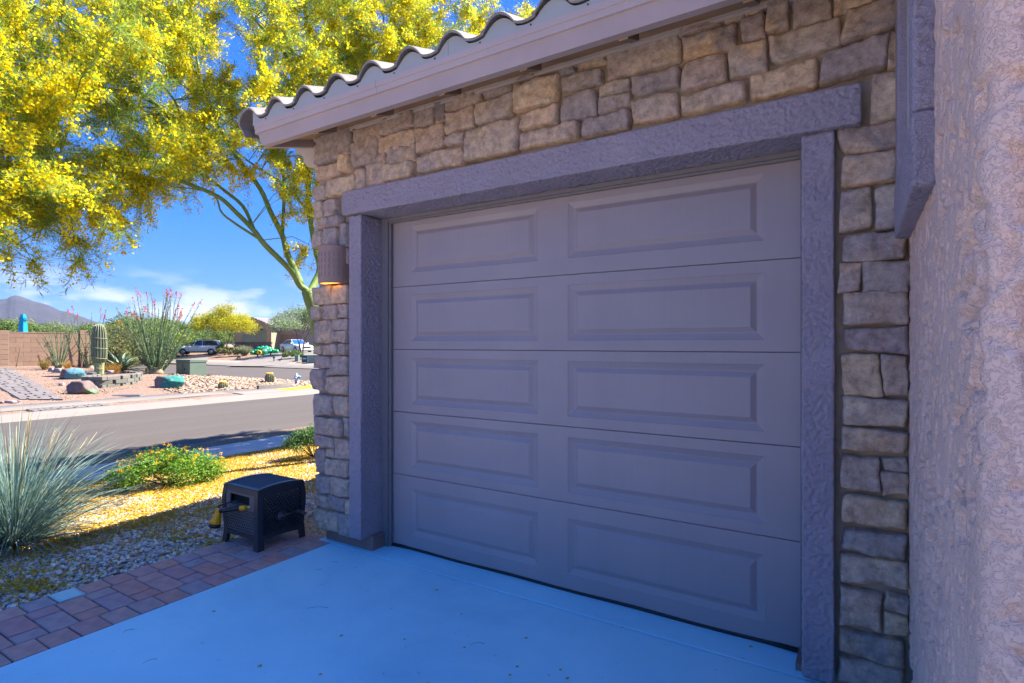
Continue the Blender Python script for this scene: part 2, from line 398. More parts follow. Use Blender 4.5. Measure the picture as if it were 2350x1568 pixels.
STONES = [(-3.509,-3.129,2.856,3.053),(-3.534,-3.25,2.737,2.834),(-3.246,-3.133,2.756,2.866),(-3.099,-2.83,2.919,3.03),(-3.122,-2.866,2.767,2.94),(-2.823,-2.59,2.949,3.045),(-2.581,-2.529,2.958,3.048),(-2.856,-2.512,2.818,2.929),(-2.522,-2.357,2.931,3.064),(-2.327,-2.262,2.916,3.067),(-2.503,-2.266,2.761,2.913),(-2.849,-2.785,2.748,2.821),(-2.764,-2.503,2.723,2.825),(-3.069,-2.982,2.595,2.74),(-2.979,-2.795,2.592,2.761),(-2.789,-2.538,2.612,2.718),(-2.499,-2.107,2.621,2.727),(-2.257,-1.974,2.985,3.06),(-2.257,-2.033,2.844,2.966),(-2.25,-2.101,2.762,2.814),(-2.09,-1.706,2.629,2.819),(-1.961,-1.749,2.993,3.067),(-2.005,-1.744,2.844,2.965),(-1.734,-1.442,2.86,3.007),(-1.734,-1.594,3.04,3.076),(-1.579,-1.456,3.037,3.07),(-1.688,-1.447,2.746,2.832),(-1.698,-1.318,2.631,2.713),(-1.437,-1.346,3.0,3.041),(-1.428,-1.182,2.904,2.977),(-1.423,-1.211,2.728,2.873),(-1.322,-1.169,3.013,3.08),(-1.156,-0.763,2.903,3.082),(-0.763,-0.567,3.025,3.078),(-0.75,-0.499,2.905,3.0),(-1.191,-1.022,2.828,2.873),(-1.191,-1.02,2.737,2.808),(-1.008,-0.768,2.788,2.871),(-0.754,-0.543,2.75,2.882),(-0.551,-0.469,3.024,3.074),(-0.457,-0.378,3.023,3.073),(-0.473,-0.377,2.912,3.014),(-0.363,-0.276,2.926,3.08),(-0.259,-0.111,2.911,3.059),(-0.096,0.045,2.926,3.024),(-0.354,-0.076,2.784,2.898),(-0.061,0.134,2.794,2.925),(-0.528,-0.369,2.75,2.892),(-1.288,-1.03,2.625,2.72),(-1.012,-0.772,2.635,2.755),(-0.757,-0.456,2.631,2.722),(-0.435,-0.165,2.63,2.747),(-0.145,0.096,2.637,2.764),(0.103,0.133,2.628,2.779),(0.04,0.132,2.417,2.611),(-0.077,0.133,2.306,2.414),(-0.069,0.134,2.166,2.289),(-3.541,-3.41,2.579,2.687),(-3.39,-3.082,2.597,2.709),(-3.541,-3.44,2.44,2.558),(-3.431,-3.293,2.449,2.566),(-3.529,-3.377,2.361,2.428),(-3.37,-3.242,2.362,2.431),(-3.242,-3.174,2.199,2.373),(-3.537,-3.44,2.224,2.345),(-3.431,-3.285,2.215,2.356),(-3.195,-3.17,2.076,2.185),(-3.548,-3.328,1.783,1.92),(-3.317,-3.17,1.787,1.918),(-3.537,-3.44,1.678,1.768),(-3.431,-3.264,1.672,1.775),(-3.258,-3.167,1.686,1.775),(-3.541,-3.333,1.494,1.667),(-3.322,-3.167,1.59,1.673),(-3.322,-3.167,1.504,1.584),(-3.532,-3.44,1.411,1.471),(-3.431,-3.328,1.406,1.479),(-3.325,-3.266,1.412,1.483),(-3.261,-3.167,1.413,1.488),(-3.544,-3.361,1.307,1.393),(-3.349,-3.167,1.262,1.401),(-3.541,-3.415,1.139,1.291),(-3.407,-3.352,1.254,1.296),(-3.407,-3.159,1.13,1.245),(-3.519,-3.322,0.953,1.101),(-3.322,-3.163,0.959,1.1),(-3.515,-3.221,0.809,0.934),(-3.206,-3.156,0.815,0.945),(-3.519,-3.317,0.714,0.794),(-3.309,-3.151,0.645,0.785),(-3.41,-3.312,0.649,0.701),(-3.519,-3.41,0.517,0.688),(-3.402,-3.229,0.512,0.628),(-3.213,-3.148,0.517,0.627),(-3.502,-3.349,0.371,0.489),(-3.333,-3.143,0.369,0.499),(-3.498,-3.382,0.262,0.344),(-3.377,-3.19,0.255,0.356),(-3.174,-3.14,0.252,0.348),(-3.529,-3.269,0.091,0.234),(-3.261,-3.136,0.083,0.238),(-0.071,0.04,1.972,2.15),(0.055,0.128,1.97,2.147),(-0.064,0.158,1.843,1.952),(-0.075,0.001,1.717,1.833),(0.008,0.164,1.705,1.832),(-0.066,0.163,1.574,1.704),(-0.06,0.161,1.458,1.555),(-0.063,0.069,1.27,1.441),(0.083,0.164,1.278,1.44),(-0.065,0.161,1.146,1.26),(-0.065,0.16,1.037,1.125),(-0.065,0.063,0.875,1.006),(0.079,0.163,0.968,1.01),(0.075,0.162,0.864,0.953),(-0.06,0.161,0.736,0.839),(-0.069,0.159,0.611,0.699),(-0.072,0.163,0.48,0.587),(-0.073,0.072,0.287,0.441),(0.091,0.166,0.394,0.446),(0.083,0.166,0.288,0.372),(-0.079,0.151,0.161,0.259),(-0.078,0.147,0.047,0.137),(-0.009,0.134,2.934,3.116),(-0.236,-0.019,3.017,3.186),(-0.423,-0.248,3.069,3.198)]
for k, (a, b, z0, z1) in enumerate(STONES):
    if z1 > 3.075 and a < -.45: z1 = 3.06
    g = .0115; w = b-a+2*g; h = z1-z0+2*g
    d = .044+.026*random.Random(k).random(); y0 = 2.823
    if a < -3.48: a -= .0; d += .006
    o = stone_mesh(w, h, d, k).build('stone', M['stone'], house)
    o.location = ((a+b)/2, y0, (z0+z1)/2)
# quoins round the left corner: thickness of the corner stones along the side
k = 500
for (a, b, z0, z1) in STONES:
    if a < -3.48:
        k += 1; o = stone_mesh(.16+.1*random.random(), z1-z0, .045, k).build('stone', M['stone'], house)
        o.location = (U0+.035, 2.89, (z0+z1)/2); o.rotation_euler = (0, 0, -R(90))
for i in range(14):     # the veneer goes on down the side
    k += 1; z = .2+i*.2; o = stone_mesh(.3, .18, .04, k).build('stone', M['stone'], house); o.location = (U0, 3.16, z); o.rotation_euler = (0, 0, -R(90))

# stucco trim round the opening
def stucco_beam(name, a, b, axis, parent=None, mat='trim', r=.013, step=.0058, amp=.0060, faces='all'):
    """a box run along one axis, its section rounded, its skin torn like lace stucco; ends capped"""
    (a0, a1) = a[axis], b[axis]; i1, i2 = [i for i in range(3) if i != axis]
    x0, x1, y0, y1 = a[i1], b[i1], a[i2], b[i2]
    sec = []           # section points with outward normal
    for (cx, cy, q) in ((x1-r, y1-r, 0), (x0+r, y1-r, 1), (x0+r, y0+r, 2), (x1-r, y0+r, 3)):
        for k in range(5):
            t = math.pi/2*(q+k/4); sec.append((cx+r*math.cos(t), cy+r*math.sin(t), math.cos(t), math.sin(t)))
    full = []
    for k in range(len(sec)):
        p, q = sec[k], sec[(k+1) % len(sec)]; L = math.hypot(q[0]-p[0], q[1]-p[1]); n = max(1, int(L/step))
        for j in range(n):
            f = j/n; full.append((p[0]+(q[0]-p[0])*f, p[1]+(q[1]-p[1])*f, p[2]+(q[2]-p[2])*f, p[3]+(q[3]-p[3])*f))
    m = max(2, int((a1-a0)/step)); P = []
    nz = mnoise.noise
    for i in range(m+1):
        s = a0+(a1-a0)*i/m; end = min(i, m-i); sh = .6*r if end == 0 else (.22*r if end == 1 else 0)
        for (x, y, nx, ny) in full:
            q = [0, 0, 0]; q[axis] = s; q[i1] = x; q[i2] = y
            corner = min(abs(nx), abs(ny))/.7
            d = amp*lace(*q, 1.0)*(1-.75*min(1, corner))+.003*nz(Vector((q[0]*3, q[1]*3, q[2]*3)))-sh
            q[i1] += nx*d; q[i2] += ny*d; P.append(tuple(q))
    n = len(full); I = np.arange((m+1)*n).reshape(m+1, n); J = np.roll(I, -1, axis=1)
    F = np.stack([I[:-1], J[:-1], J[1:], I[1:]], -1).reshape(-1, 4)
    V = list(P); ex = []
    for e_, ring in ((a0, I[0]), (a1, I[-1])):
        c = [0, 0, 0]; c[axis] = e_; c[i1] = (x0+x1)/2; c[i2] = (y0+y1)/2; V.append(tuple(c)); k = len(V)-1
        for j in range(n): ex.append((k, ring[j], ring[(j+1) % n], k))
    me = bpy.data.meshes.new(name); me.from_pydata(V, [], [tuple(int(q) for q in f) for f in F]+[(int(f[0]), int(f[1]), int(f[2])) for f in ex])
    me.polygons.foreach_set('use_smooth', [True]*len(F)+[False]*len(ex)); me.materials.append(M[mat])
    bm = bmesh.new(); bm.from_mesh(me); bmesh.ops.recalc_face_normals(bm, faces=bm.faces[:]); bm.to_mesh(me); bm.free()
    return link(name, me, parent or house)

stucco_beam('door_header', (-3.172, 2.725, 2.412), (.003, 2.985, 2.585), 0)
stucco_beam('door_jamb', (-3.124, 2.75, .093), (JL, 2.985, 2.4105), 2)
stucco_beam('door_jamb', (JR, 2.75, .02), (-.094, 2.985, 2.4105), 2)
mb = MB(); mb.box((JL, 2.955, .0), (JL+.058, 2.99, 2.410)); mb.box((JL+.058, 2.97, .0), (JL+.075, 2.988, 2.385)); part('door_stop', mb, M['doorstop'])
mb = MB(); mb.box((JR-.02, 2.955, .0), (JR, 2.99, 2.410)); part('door_stop', mb, M['doorstop'])
mb = MB(); mb.box((JL+.058, 2.957, 2.388), (JR-.02, 2.99, 2.4108)); mb.box((JL+.058, 2.972, 2.375), (JR-.02, 2.989, 2.388)); part('door_stop', mb, M['doorstop'])

# sectional door: five sections, 21-18-18-18-21 inches, two long raised panels each
door = thing('garage_door', '', 'x'); del door['label']; del door['category']; door.parent = house
DL, DR = JL+.06, JR-.004; DY = 3.0
zs = [.012, .5334, .9906, 1.4478, 1.905, 2.4384]
def panel_x():
    k = 1.0
    return [(-2.752, -1.696), (-1.492, -.404)]
PX = panel_x()
def section(h):
    """frame of one section, local z 0..h, with two rectangular holes"""
    mb = MB(); g = .0007
    zt = h-g; x = [DL, PX[0][0], PX[0][1], PX[1][0], PX[1][1], DR]
    m0 = (h-.335)/2; z = [g, m0, h-m0, zt]
    # front strips
    def q(x0, x1, z0, z1): mb.add([(x0, 0, z0), (x1, 0, z0), (x1, 0, z1), (x0, 0, z1)], [(0, 1, 2, 3)])
    q(x[0], x[5], z[0]+.0025, z[1]); q(x[0], x[5], z[2], z[3]-.0025)
    for a, b in ((0, 1), (2, 3), (4, 5)): q(x[a], x[b], z[1], z[2])
    for za, zb, s in ((z[0]+.0025, z[0], 1), (z[3]-.0025, z[3], -1)):      # rolled edges
        mb.add([(x[0], 0, za), (x[5], 0, za), (x[5], .006, zb), (x[0], .006, zb)], [(0, 1, 2, 3)])
        mb.add([(x[0], .006, zb), (x[5], .006, zb), (x[5], .04, zb), (x[0], .04, zb)], [(0, 1, 2, 3)])
    mb.add([(x[0], .04, z[0]), (x[5], .04, z[0]), (x[5], .04, z[3]), (x[0], .04, z[3])], [(0, 1, 2, 3)])
    for xx in (x[0], x[5]): mb.add([(xx, 0, z[0]+.0025), (xx, .04, z[0]), (xx, .04, z[3]), (xx, 0, z[3]-.0025)], [(0, 1, 2, 3)])
    return mb, z[1], z[2]
def raised_panel(x0, x1, z0, z1):
    """stamped panel: crease, slope in, groove, bevel up to the raised field"""
    prof = [(0, 0), (.004, .003), (.034, .015), (.040, .015), (.066, .0015), (.072, .001)]
    rings = []
    for inset, dep in prof:
        rings.append([(x0+inset, dep, z0+inset), (x1-inset, dep, z0+inset), (x1-inset, dep, z1-inset), (x0+inset, dep, z1-inset)])
    mb = MB(); P = [p for r in rings for p in r]; F = []
    for i in range(len(rings)-1):
        for j in range(4): F.append((i*4+j, i*4+(j+1) % 4, (i+1)*4+(j+1) % 4, (i+1)*4+j))
    k = 4*(len(rings)-1); F.append((k, k+1, k+2, k+3)); mb.add(P, F); return mb
cache = {}
for i in range(5):
    h = round(zs[i+1]-zs[i], 4)
    if h not in cache:
        s, za, zb = section(h); cache[h] = (s.mesh('door_section', M['door']), raised_panel(*PX[0], za, zb).mesh('raised_panel', M['door']), raised_panel(*PX[1], za, zb).mesh('raised_panel', M['door']))
    a, b, c = cache[h]
    link('door_section', a, door, (0, DY, zs[i])); link('raised_panel', b, door, (0, DY, zs[i])); link('raised_panel', c, door, (0, DY, zs[i]))
mb = MB(); mb.tube([(DL+(DR-DL)*i/16, DY+.005-.012*(i in (0, 16)), .008+.003*math.sin(i*1.3)) for i in range(17)], .013, 6); part('bottom_seal', mb, M['rubber'], door)
mb = MB(); mb.box((DL, DY+.045, 0), (DR, DY+.06, 2.44)); part('door_back', mb, M['rubber'], door)

# eave
EY = 2.40; PITCH = .30; UE = 9.0; UL = -3.62
mb = MB(); mb.prism([(UL, 2.905), (UE, 2.905), (UE, 2.998), (UL-.05, 2.998)], 1, EY, EY+.045); part('fascia_board', mb, M['fascia'])
mb = MB()
mb.prism([(EY-.002, 2.998), (EY-.012, 3.0), (EY-.012, 3.032), (EY-.018, 3.036), (EY-.018, 3.07), (EY+.05, 3.072), (EY+.05, 2.998)], 0, UL-.07, -2.47)
part('drip_edge', mb, M['drip'])
mb = MB()
mb.prism([(EY-.0015, 2.998), (EY-.011, 3.0005), (EY-.011, 3.0325), (EY-.017, 3.0365), (EY-.017, 3.0695), (EY+.05, 3.0715), (EY+.05, 2.998)], 0, -2.4685, UE)
part('drip_edge', mb, M['drip'])
NP = .31
def tile_z(p):
    p %= 1
    return .068*math.sin(math.pi*p/.62)**.8 if p < .62 else -.010*math.sin(math.pi*(p-.62)/.38)
ZT = 3.112
# bird stop: metal cut to the waves of the tiles, in two lengths
def birdstop(u0, u1):
    n = int((u1-u0)/.02); top = [(u0+(u1-u0)*i/n, ZT-.008+tile_z((u0+(u1-u0)*i/n-TU0)/NP)*.97) for i in range(n+1)]
    mb = MB(); mb.prism([(u0, 3.066)]+[(u1, 3.066)]+top[::-1], 1, EY-.010, EY-.004); part('bird_stop', mb, M['birdstop'])
TU0 = -3.745+.155*0-.1
TU0 = -3.126-NP*2-.096
birdstop(TU0+NP*.4, -1.92); birdstop(-1.918, 2.0)
mb = MB()
for i in range(12):
    mb.lathe([(.004, 0), (.004, .004), (.002, .006)], 6, M4=Matrix.Translation((TU0+NP*(i+.9), EY-.0105, 3.082)) @ Matrix.Rotation(R(90), 4, 'X'))
part('rivets', mb, M['rubber'], kind='stuff')
def tile_mesh(L=.40):
    P = []; F = []; n = 22; th = .017
    for vv in (0, .012, L):
        for top in (1, 0):
            for i in range(n+1):
                p = -.055+1.055*i/n
                z = tile_z(p)+(th if top else 0)
                if vv == 0 and top: z -= .004
                if p < 0: z = tile_z(p)+(th+.008 if top else .006)
                P.append((p*NP, vv, z+vv*.055))
    m = n+1
    idx = lambda r, top, i: r*2*m+(0 if top else m)+i
    for r in range(2):
        for i in range(n):
            F.append((idx(r, 1, i), idx(r, 1, i+1), idx(r+1, 1, i+1), idx(r+1, 1, i))); F.append((idx(r, 0, i), idx(r+1, 0, i), idx(r+1, 0, i+1), idx(r, 0, i+1)))
        for i in (0, n): F.append((idx(r, 1, i), idx(r+1, 1, i), idx(r+1, 0, i), idx(r, 0, i)))
    for i in range(n): F.append((idx(0, 1, i), idx(0, 0, i), idx(0, 0, i+1), idx(0, 1, i+1))); F.append((idx(2, 1, i), idx(2, 1, i+1), idx(2, 0, i+1), idx(2, 0, i)))
    mb = MB(); mb.add(P, F, False)
    me = mb.mesh('roof_tile', M['tile'])
    return me
tm = tile_mesh(); ang = math.atan(PITCH)
for r in range(13):
    for i in range(14 if r < 8 else 14):
        dv = r*.335*math.cos(ang); dz = r*.335*math.sin(ang)
        o = link('roof_tile', tm, house, (TU0+i*NP, EY-.024+dv, ZT+dz+.004*math.sin(i*7+r)), rot=(ang-.045, .006*math.sin(i*3.1+r*2), .008*math.sin(i*5+r)))
# rake tile: the turned-down edge at the gable end
def rake_tile():
    P = []; F = []; n = 12; pts = []
    for i in range(n+1):
        a = math.pi*.02+i/n*math.pi*.62
        pts.append((TU0+.125-.155*math.sin(a)*1.0, ZT+.075-.085*(1-math.cos(a))))
    pts += [(pts[-1][0]+.008, ZT-.075), (pts[-1][0]+.012, ZT-.10)]
    inn = [(x+.016, z-.012) for x, z in pts]
    mb = MB(); mb.prism(pts+inn[::-1], 1, 0, .40, False); return mb.mesh('rake_tile', M['tile'])
rm = rake_tile()
for r in range(11):
    o = link('rake_tile', rm, house); o.matrix_basis = Matrix.Translation((0, EY-.029+r*.335*math.cos(ang), ZT+r*.335*math.sin(ang))) @ Matrix.Rotation(ang, 4, 'X') @ Matrix.Translation((0, 0, -ZT))
# roof deck and soffit
def slab(name, u0, u1, v0, v1, zf, th, mat, **k):
    mb = MB(); mb.prism([(v0, zf(v0)), (v1, zf(v1)), (v1, zf(v1)+th), (v0, zf(v0)+th)], 0, u0, u1); return part(name, mb, mat, **k)
slab('soffit', UL+.02, U1+.0, EY+.045, 2.825, lambda v: 2.945+PITCH*(v-EY), .02, M['soffit'])
slab('roof_deck', UL+.02, UE, EY+.05, 6.8, lambda v: 2.967+PITCH*(v-EY), .085, M['soffit'])
slab('roof_deck', UL+.02, UE, 6.8, 9.9, lambda v: 2.967+PITCH*(6.8-EY)-PITCH*(v-6.8), .2, M['soffit'])
mb = MB(); mb.prism([(3.25, 3.0), (9.3, 3.0), (6.8, 2.967+PITCH*4.4), (3.25, 2.96+PITCH*.85)], 0, U0+.002, U0+.1); part('gable_wall', mb, M['wallstucco'])
mb = MB(); mb.prism([(EY+.045, 2.905), (6.8, 2.905+PITCH*4.4), (6.8, 3.03+PITCH*4.4), (EY+.045, 3.03)], 0, UL-.035, UL+.019); part('barge_board', mb, M['fascia'])
for k_ in range(7):
    u = -3.09+.54*k_; mb = MB()
    mb.prism([(EY+.046, 2.896), (2.60, 2.958), (2.60, 3.00), (EY+.046, 2.944)], 0, u-.022, u+.022); part('rafter_tail', mb, M['rafter'])
mb = MB(); mb.box((U0+.0, 2.756, 2.985+.062), (U1, 2.82, 3.085)); mb.box((U0, 2.768, 3.03), (U1, 2.82, 3.0465)); part('frieze_board', mb, M['frieze'])
# moulded return at the gable corner
prof = [(-3.55, 3.10), (-3.80, 3.095), (-3.872, 3.075), (-3.872, 3.035), (-3.858, 3.02), (-3.80, 3.012), (-3.775, 2.975), (-3.765, 2.94), (-3.72, 2.895), (-3.665, 2.882), (-3.55, 2.88)]
mb = MB(); mb.prism(prof, 1, 2.86, 3.0); part('corbel', mb, M['frieze'])

# ---- right wing: heavy stucco on a bull-nosed corner, close to the lens
def wing_wall():
    rad = .055; v_end = 1.17
    S = []                                    # (u, v, nu, nv) along the plan line
    v = 2.822
    while v > v_end+rad:
        S.append((U1, v, -1, 0)); v -= .008 if v > 2.0 else .0055
    for i in range(13):
        a = math.pi/2*i/12; S.append((U1+rad-rad*math.cos(a), v_end+rad-rad*math.sin(a), -math.cos(a), -math.sin(a)))
    u = U1+rad+.005
    while u < .75: S.append((u, v_end, 0, -1)); u += .0055
    for u in (.9, 1.5, 4, 9): S.append((u, v_end, 0, -1))
    Z = [-.1]+[(.0+i*.0068) for i in range(0, int(2.75/  .0062))]+[2.8, 2.9, 3.1, 3.6]
    P = np.zeros((len(S), len(Z), 3), np.float32)
    arc = 0; prev = None
    nz = mnoise.noise
    for i, (u, v, nu, nv) in enumerate(S):
        if prev: arc += math.hypot(u-prev[0], v-prev[1])
        prev = (u, v); s = arc
        nose = 1-min(1, abs(s-(2.822-v_end-rad+.04))/.055)   # trowelled smooth on the nose
        nose = max(0, nose)**.6
        for j, z in enumerate(Z):
            big = 1.0 if s > 2.822-v_end-rad+.09 else 1.25
            l = lace(s, z, 1.7,   .36 if big > 1 else .62)
            d = (.024 if big > 1 else .018)*l+.0016*nz(Vector((s*110, z*110, 7.7)))+.002*nz(Vector((s*14, z*14, 1.7)))
            d = d*(1-.80*nose)+.004*nose*nz(Vector((s*9, z*3, 9)))
            P[i, j] = (u+nu*d, v+nv*d, z)
    n, m = len(S), len(Z); I = np.arange(n*m).reshape(n, m)
    F = np.stack([I[:-1, :-1], I[1:, :-1], I[1:, 1:], I[:-1, 1:]], -1).reshape(-1, 4)
    me = fastmesh('wing_wall', P.reshape(-1, 3), F, M['wallstucco'], True); link('wing_wall', me, house)
wing_wall()
mb = MB(); mb.box((U1+.30, 1.5, -.1), (9, 9, 3.6)); part('wing_core', mb, M['wallstucco'])
mb = MB(); mb.prism([(.10, 3.6), (9.2, 3.6), (9.2, 3.75), (4.6, 5.2), (.10, 3.75)], 1, .8, 9.6); part('wing_roof', mb, M['tile'])
mb = MB(); mb.box((.75, -8, -.1), (9, 1.165, 3.6)) if False else None
# high window in the wing, with its stucco surround
SI = U1-.052
stucco_beam('window_sill', (SI, 1.86, 1.915), (U1+.02, 2.76, 2.125), 1)
win = thing('window', '', 'x'); del win['label']; del win['category']; win.parent = house
stucco_beam('window_surround', (SI+.004, 1.875, 2.127), (U1+.02, 2.02, 3.3), 2, win)
mb = MB(); mb.bbox((SI+.004, 2.62, 2.127), (U1+.02, 2.75, 3.3), .010, 2); part('window_surround', mb, M['trim'], win)
mb = MB()
for a, b in ((2.021, 2.06), (2.58, 2.619), (2.30, 2.33)): mb.box((U1-.018, a, 2.128), (U1+.016, b, 3.3))
mb.box((U1-.0175, 2.0605, 2.128), (U1+.016, 2.2995, 2.165)); mb.box((U1-.0175, 2.3305, 2.128), (U1+.016, 2.5795, 2.165)); part('frame', mb, M['winframe'], win)
mb = MB(); mb.box((U1-.008, 2.06, 2.13), (U1-.004, 2.58, 3.3)); part('pane', mb, M['glass'], win)

# ---- wall lamp
M['lampclay'] = plain('lamp_ceramic', (.34, .21, .16), .6, .1, 12, 80, .25, .002)
m, nt, bs = material('lamp_glow'); bs.inputs['Base Color'].default_value = (.8, .4, .08, 1); bs.inputs['Emission Color'].default_value = (1, .42, .06, 1); bs.inputs['Emission Strength'].default_value = .5; M['glow'] = m
lamp = thing('wall_lamp', 'half round ribbed clay wall lamp glowing amber on the stone left of the door', 'wall lamp', W(-3.29, 2.79, 1.93), ROT)
mb = MB(); P = []; F = []; n = 40; rr = .112; hh = .275
for i in range(n+1):
    a = math.pi*i/n
    for z, dr in ((0, -.006), (.008, 0), (.05, 0), (.052, 0), (hh-.05, 0), (hh-.048, 0), (hh-.006, 0), (hh, -.005)):
        P.append((-(rr+dr)*math.cos(a), -(rr+dr)*math.sin(a)-.03, z))
for i in range(n):
    for j in range(7): q = i*8+j; F.append((q, q+8, q+9, q+1))
o = len(P)
for i in range(n+1):
    a = math.pi*i/n
    for z in (0, hh-.01): P.append((-(rr-.012)*math.cos(a), -(rr-.012)*math.sin(a)-.03, z))
for i in range(n):
    q = o+i*2; F.append((q, q+1, q+3, q+2)); F.append((i*8, i*8+8, o+i*2+2, o+i*2)); F.append((i*8+7, i*8+15, o+i*2+3, o+i*2+1))
mb.add(P, F, False); mb.build('shade', M['lampclay'], lamp)
mb = MB()
for i in range(9):
    a = math.pi*(.14+.72*i/8); c, s = math.cos(a), math.sin(a)
    for z0 in (.045, .095, .145, .19):
        T = Matrix.Translation((-rr*c, -rr*s-.03, z0)) @ Matrix.Rotation(a+math.pi/2, 4, 'Z')
        mb.box((-.0035, -.002, 0), (.0035, .0022, .034), T)
mb.build('slots', M['doorstop'], lamp, kind='stuff')
mb = MB(); mb.bbox((-.112, -.03, .002), (.112, .02, hh-.002), .004, 1); mb.build('back_plate', M['lampclay'], lamp)
mb = MB(); P = [(0, -.03, .004)]+[(-(rr-.013)*math.cos(math.pi*i/24), -(rr-.013)*math.sin(math.pi*i/24)-.03, .004) for i in range(25)]
mb.add(P, [(0, i, i+1) for i in range(1, 25)]); mb.build('diffuser', M['glow'], lamp)

# ------------------------------------------------------------------ ground, roads, pavements
def gravel_mat(name, pal, scale, bstr=.8, bdist=.012, extra=None):
    m, nt, bs = material(name); tc = N(nt, 'ShaderNodeTexCoord'); vec = tc.outputs['Object']
    vo = N(nt, 'ShaderNodeTexVoronoi'); vo.inputs['Scale'].default_value = scale; nt.links.new(vec, vo.inputs['Vector'])
    c = ramp(nt, N(nt, 'ShaderNodeSeparateColor').outputs[0], [(0, pal[0]), (1, pal[1])]) if False else None
    sc = N(nt, 'ShaderNodeSeparateColor'); nt.links.new(vo.outputs['Color'], sc.inputs[0])
    k = len(pal); c = ramp(nt, sc.outputs[0], [(i/(k-1), p) for i, p in enumerate(pal)])
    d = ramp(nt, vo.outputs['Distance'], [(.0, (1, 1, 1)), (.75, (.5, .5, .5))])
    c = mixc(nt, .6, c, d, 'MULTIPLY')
    big = ramp(nt, noise_of(nt, vec, .5, 4), [(.3, (.9, .9, .9)), (.7, (1.08, 1.08, 1.08))]); c = mixc(nt, 1.0, c, big, 'MULTIPLY')
    if extra: c = extra(nt, vec, c)
    nt.links.new(c, bs.inputs['Base Color']); bs.inputs['Roughness'].default_value = .9; bs.inputs['Specular IOR Level'].default_value = .2
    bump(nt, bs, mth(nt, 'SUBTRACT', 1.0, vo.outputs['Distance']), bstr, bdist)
    return m
def yellow_mask(nt, vec, c):
    f = ramp(nt, noise_of(nt, vec, 1.8, 5, .7), [(.40, (0, 0, 0)), (.62, (1, 1, 1))])
    return mixc(nt, mth(nt, 'MULTIPLY', f, .35), c, (.45, .27, .03))
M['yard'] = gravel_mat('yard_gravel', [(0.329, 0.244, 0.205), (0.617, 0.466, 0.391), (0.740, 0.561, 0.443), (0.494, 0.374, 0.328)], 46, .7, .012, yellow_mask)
M['lot'] = gravel_mat('pink_gravel', [(0.194, 0.118, 0.083), (0.285, 0.183, 0.133), (0.324, 0.218, 0.161), (0.233, 0.148, 0.106)], 20, .7, .02)
M['verge'] = gravel_mat('verge_gravel', [(0.156, 0.108, 0.074), (0.240, 0.173, 0.121), (0.276, 0.194, 0.130), (0.198, 0.135, 0.093)], 34, .7, .015)
M['desert'] = plain('desert_soil', (0.240, 0.176, 0.120), .95, .2, .4, 3, .5, .05)
M['walk'] = plain('sidewalk_concrete', (0.182, 0.158, 0.134), .85, .10, 1.3, 60, .25, .003)
M['curb'] = plain('curb_concrete', (0.206, 0.175, 0.148), .85, .08, 1.5, 60, .25, .003)
def asphalt_mat():
    m, nt, bs = material('asphalt'); tc = N(nt, 'ShaderNodeTexCoord'); vec = tc.outputs['Object']
    mp = N(nt, 'ShaderNodeMapping'); mp.inputs['Scale'].default_value = (1.6, .12, 1); nt.links.new(vec, mp.inputs[0])
    g = noise_of(nt, vec, 70, 4, .75); s = noise_of(nt, mp.outputs[0], 1.0, 4, .6)
    c = ramp(nt, g, [(.3, (.062, .050, .042)), (.7, (.110, .092, .078))])
    c = mixc(nt, 1.0, c, ramp(nt, s, [(.3, (.88, .88, .88)), (.7, (1.08, 1.08, 1.08))]), 'MULTIPLY')
    nt.links.new(c, bs.inputs['Base Color']); bs.inputs['Roughness'].default_value = .85; bs.inputs['Specular IOR Level'].default_value = .3
    bump(nt, bs, g, .5, .005); return m
M['asphalt'] = asphalt_mat()
def drive_mat():
    m, nt, bs = material('driveway_concrete_blue'); tc = N(nt, 'ShaderNodeTexCoord'); vec = tc.outputs['Object']
    c = mixc(nt, 1.0, (.41, .78, .88), ramp(nt, noise_of(nt, vec, 1.1, 7, .62, .3), [(.28, (.74, .82, .86)), (.5, (1, 1, 1)), (.72, (1.22, 1.12, 1.08))]), 'MULTIPLY')  # blue of the sky-lit shade put into the slab's base colour
    g = noise_of(nt, vec, 260, 3, .7)
    c = mixc(nt, 1.0, c, ramp(nt, g, [(.3, (.93, .93, .93)), (.7, (1.05, 1.05, 1.05))]), 'MULTIPLY')
    sp = ramp(nt, noise_of(nt, vec, 24, 3, .7), [(.66, (0, 0, 0)), (.74, (1, 1, 1))]); c = mixc(nt, mth(nt, 'MULTIPLY', sp, .45), c, (.12, .14, .15))
    nt.links.new(c, bs.inputs['Base Color']); bs.inputs['Roughness'].default_value = .48; bs.inputs['Specular IOR Level'].default_value = .45
    bump(nt, bs, g, .5, .003); bump(nt, bs, noise_of(nt, vec, 30, 5, .7), .25, .004); return m
M['drive'] = drive_mat()
drape('ground', -400, 120, -160, 420, M['desert'], 8, 8, -.45, kind='structure')
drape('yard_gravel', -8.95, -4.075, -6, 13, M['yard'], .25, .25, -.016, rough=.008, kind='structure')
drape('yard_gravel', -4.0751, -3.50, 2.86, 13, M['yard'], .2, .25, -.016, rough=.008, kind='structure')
M['shadewalk'] = plain('sidewalk_concrete_shaded', (.46, .43, .41), .85, .10, 1.3, 60, .25, .003)  # paler copy of the sidewalk concrete: colour lightened to offset tree shade
drape('sidewalk', -10.2, -8.951, -30, 14, M['shadewalk'], .6, 1.5, .006, kind='structure')
mb = MB()
for i in range(29):
    v = -28+i*1.5; mb.box((-10.199, v-.004, 0), (-8.952, v+.004, 0)) if False else None
drape('verge', -11.05, -10.201, -30, 14, M['verge'], .4, 1, .0, rough=.03, kind='structure')
drape('road', -18.35, -11.051, -40, 28.9, M['asphalt'], 1.5, 1.0, 0.0, us=(-18.0, -18.3), kind='structure')
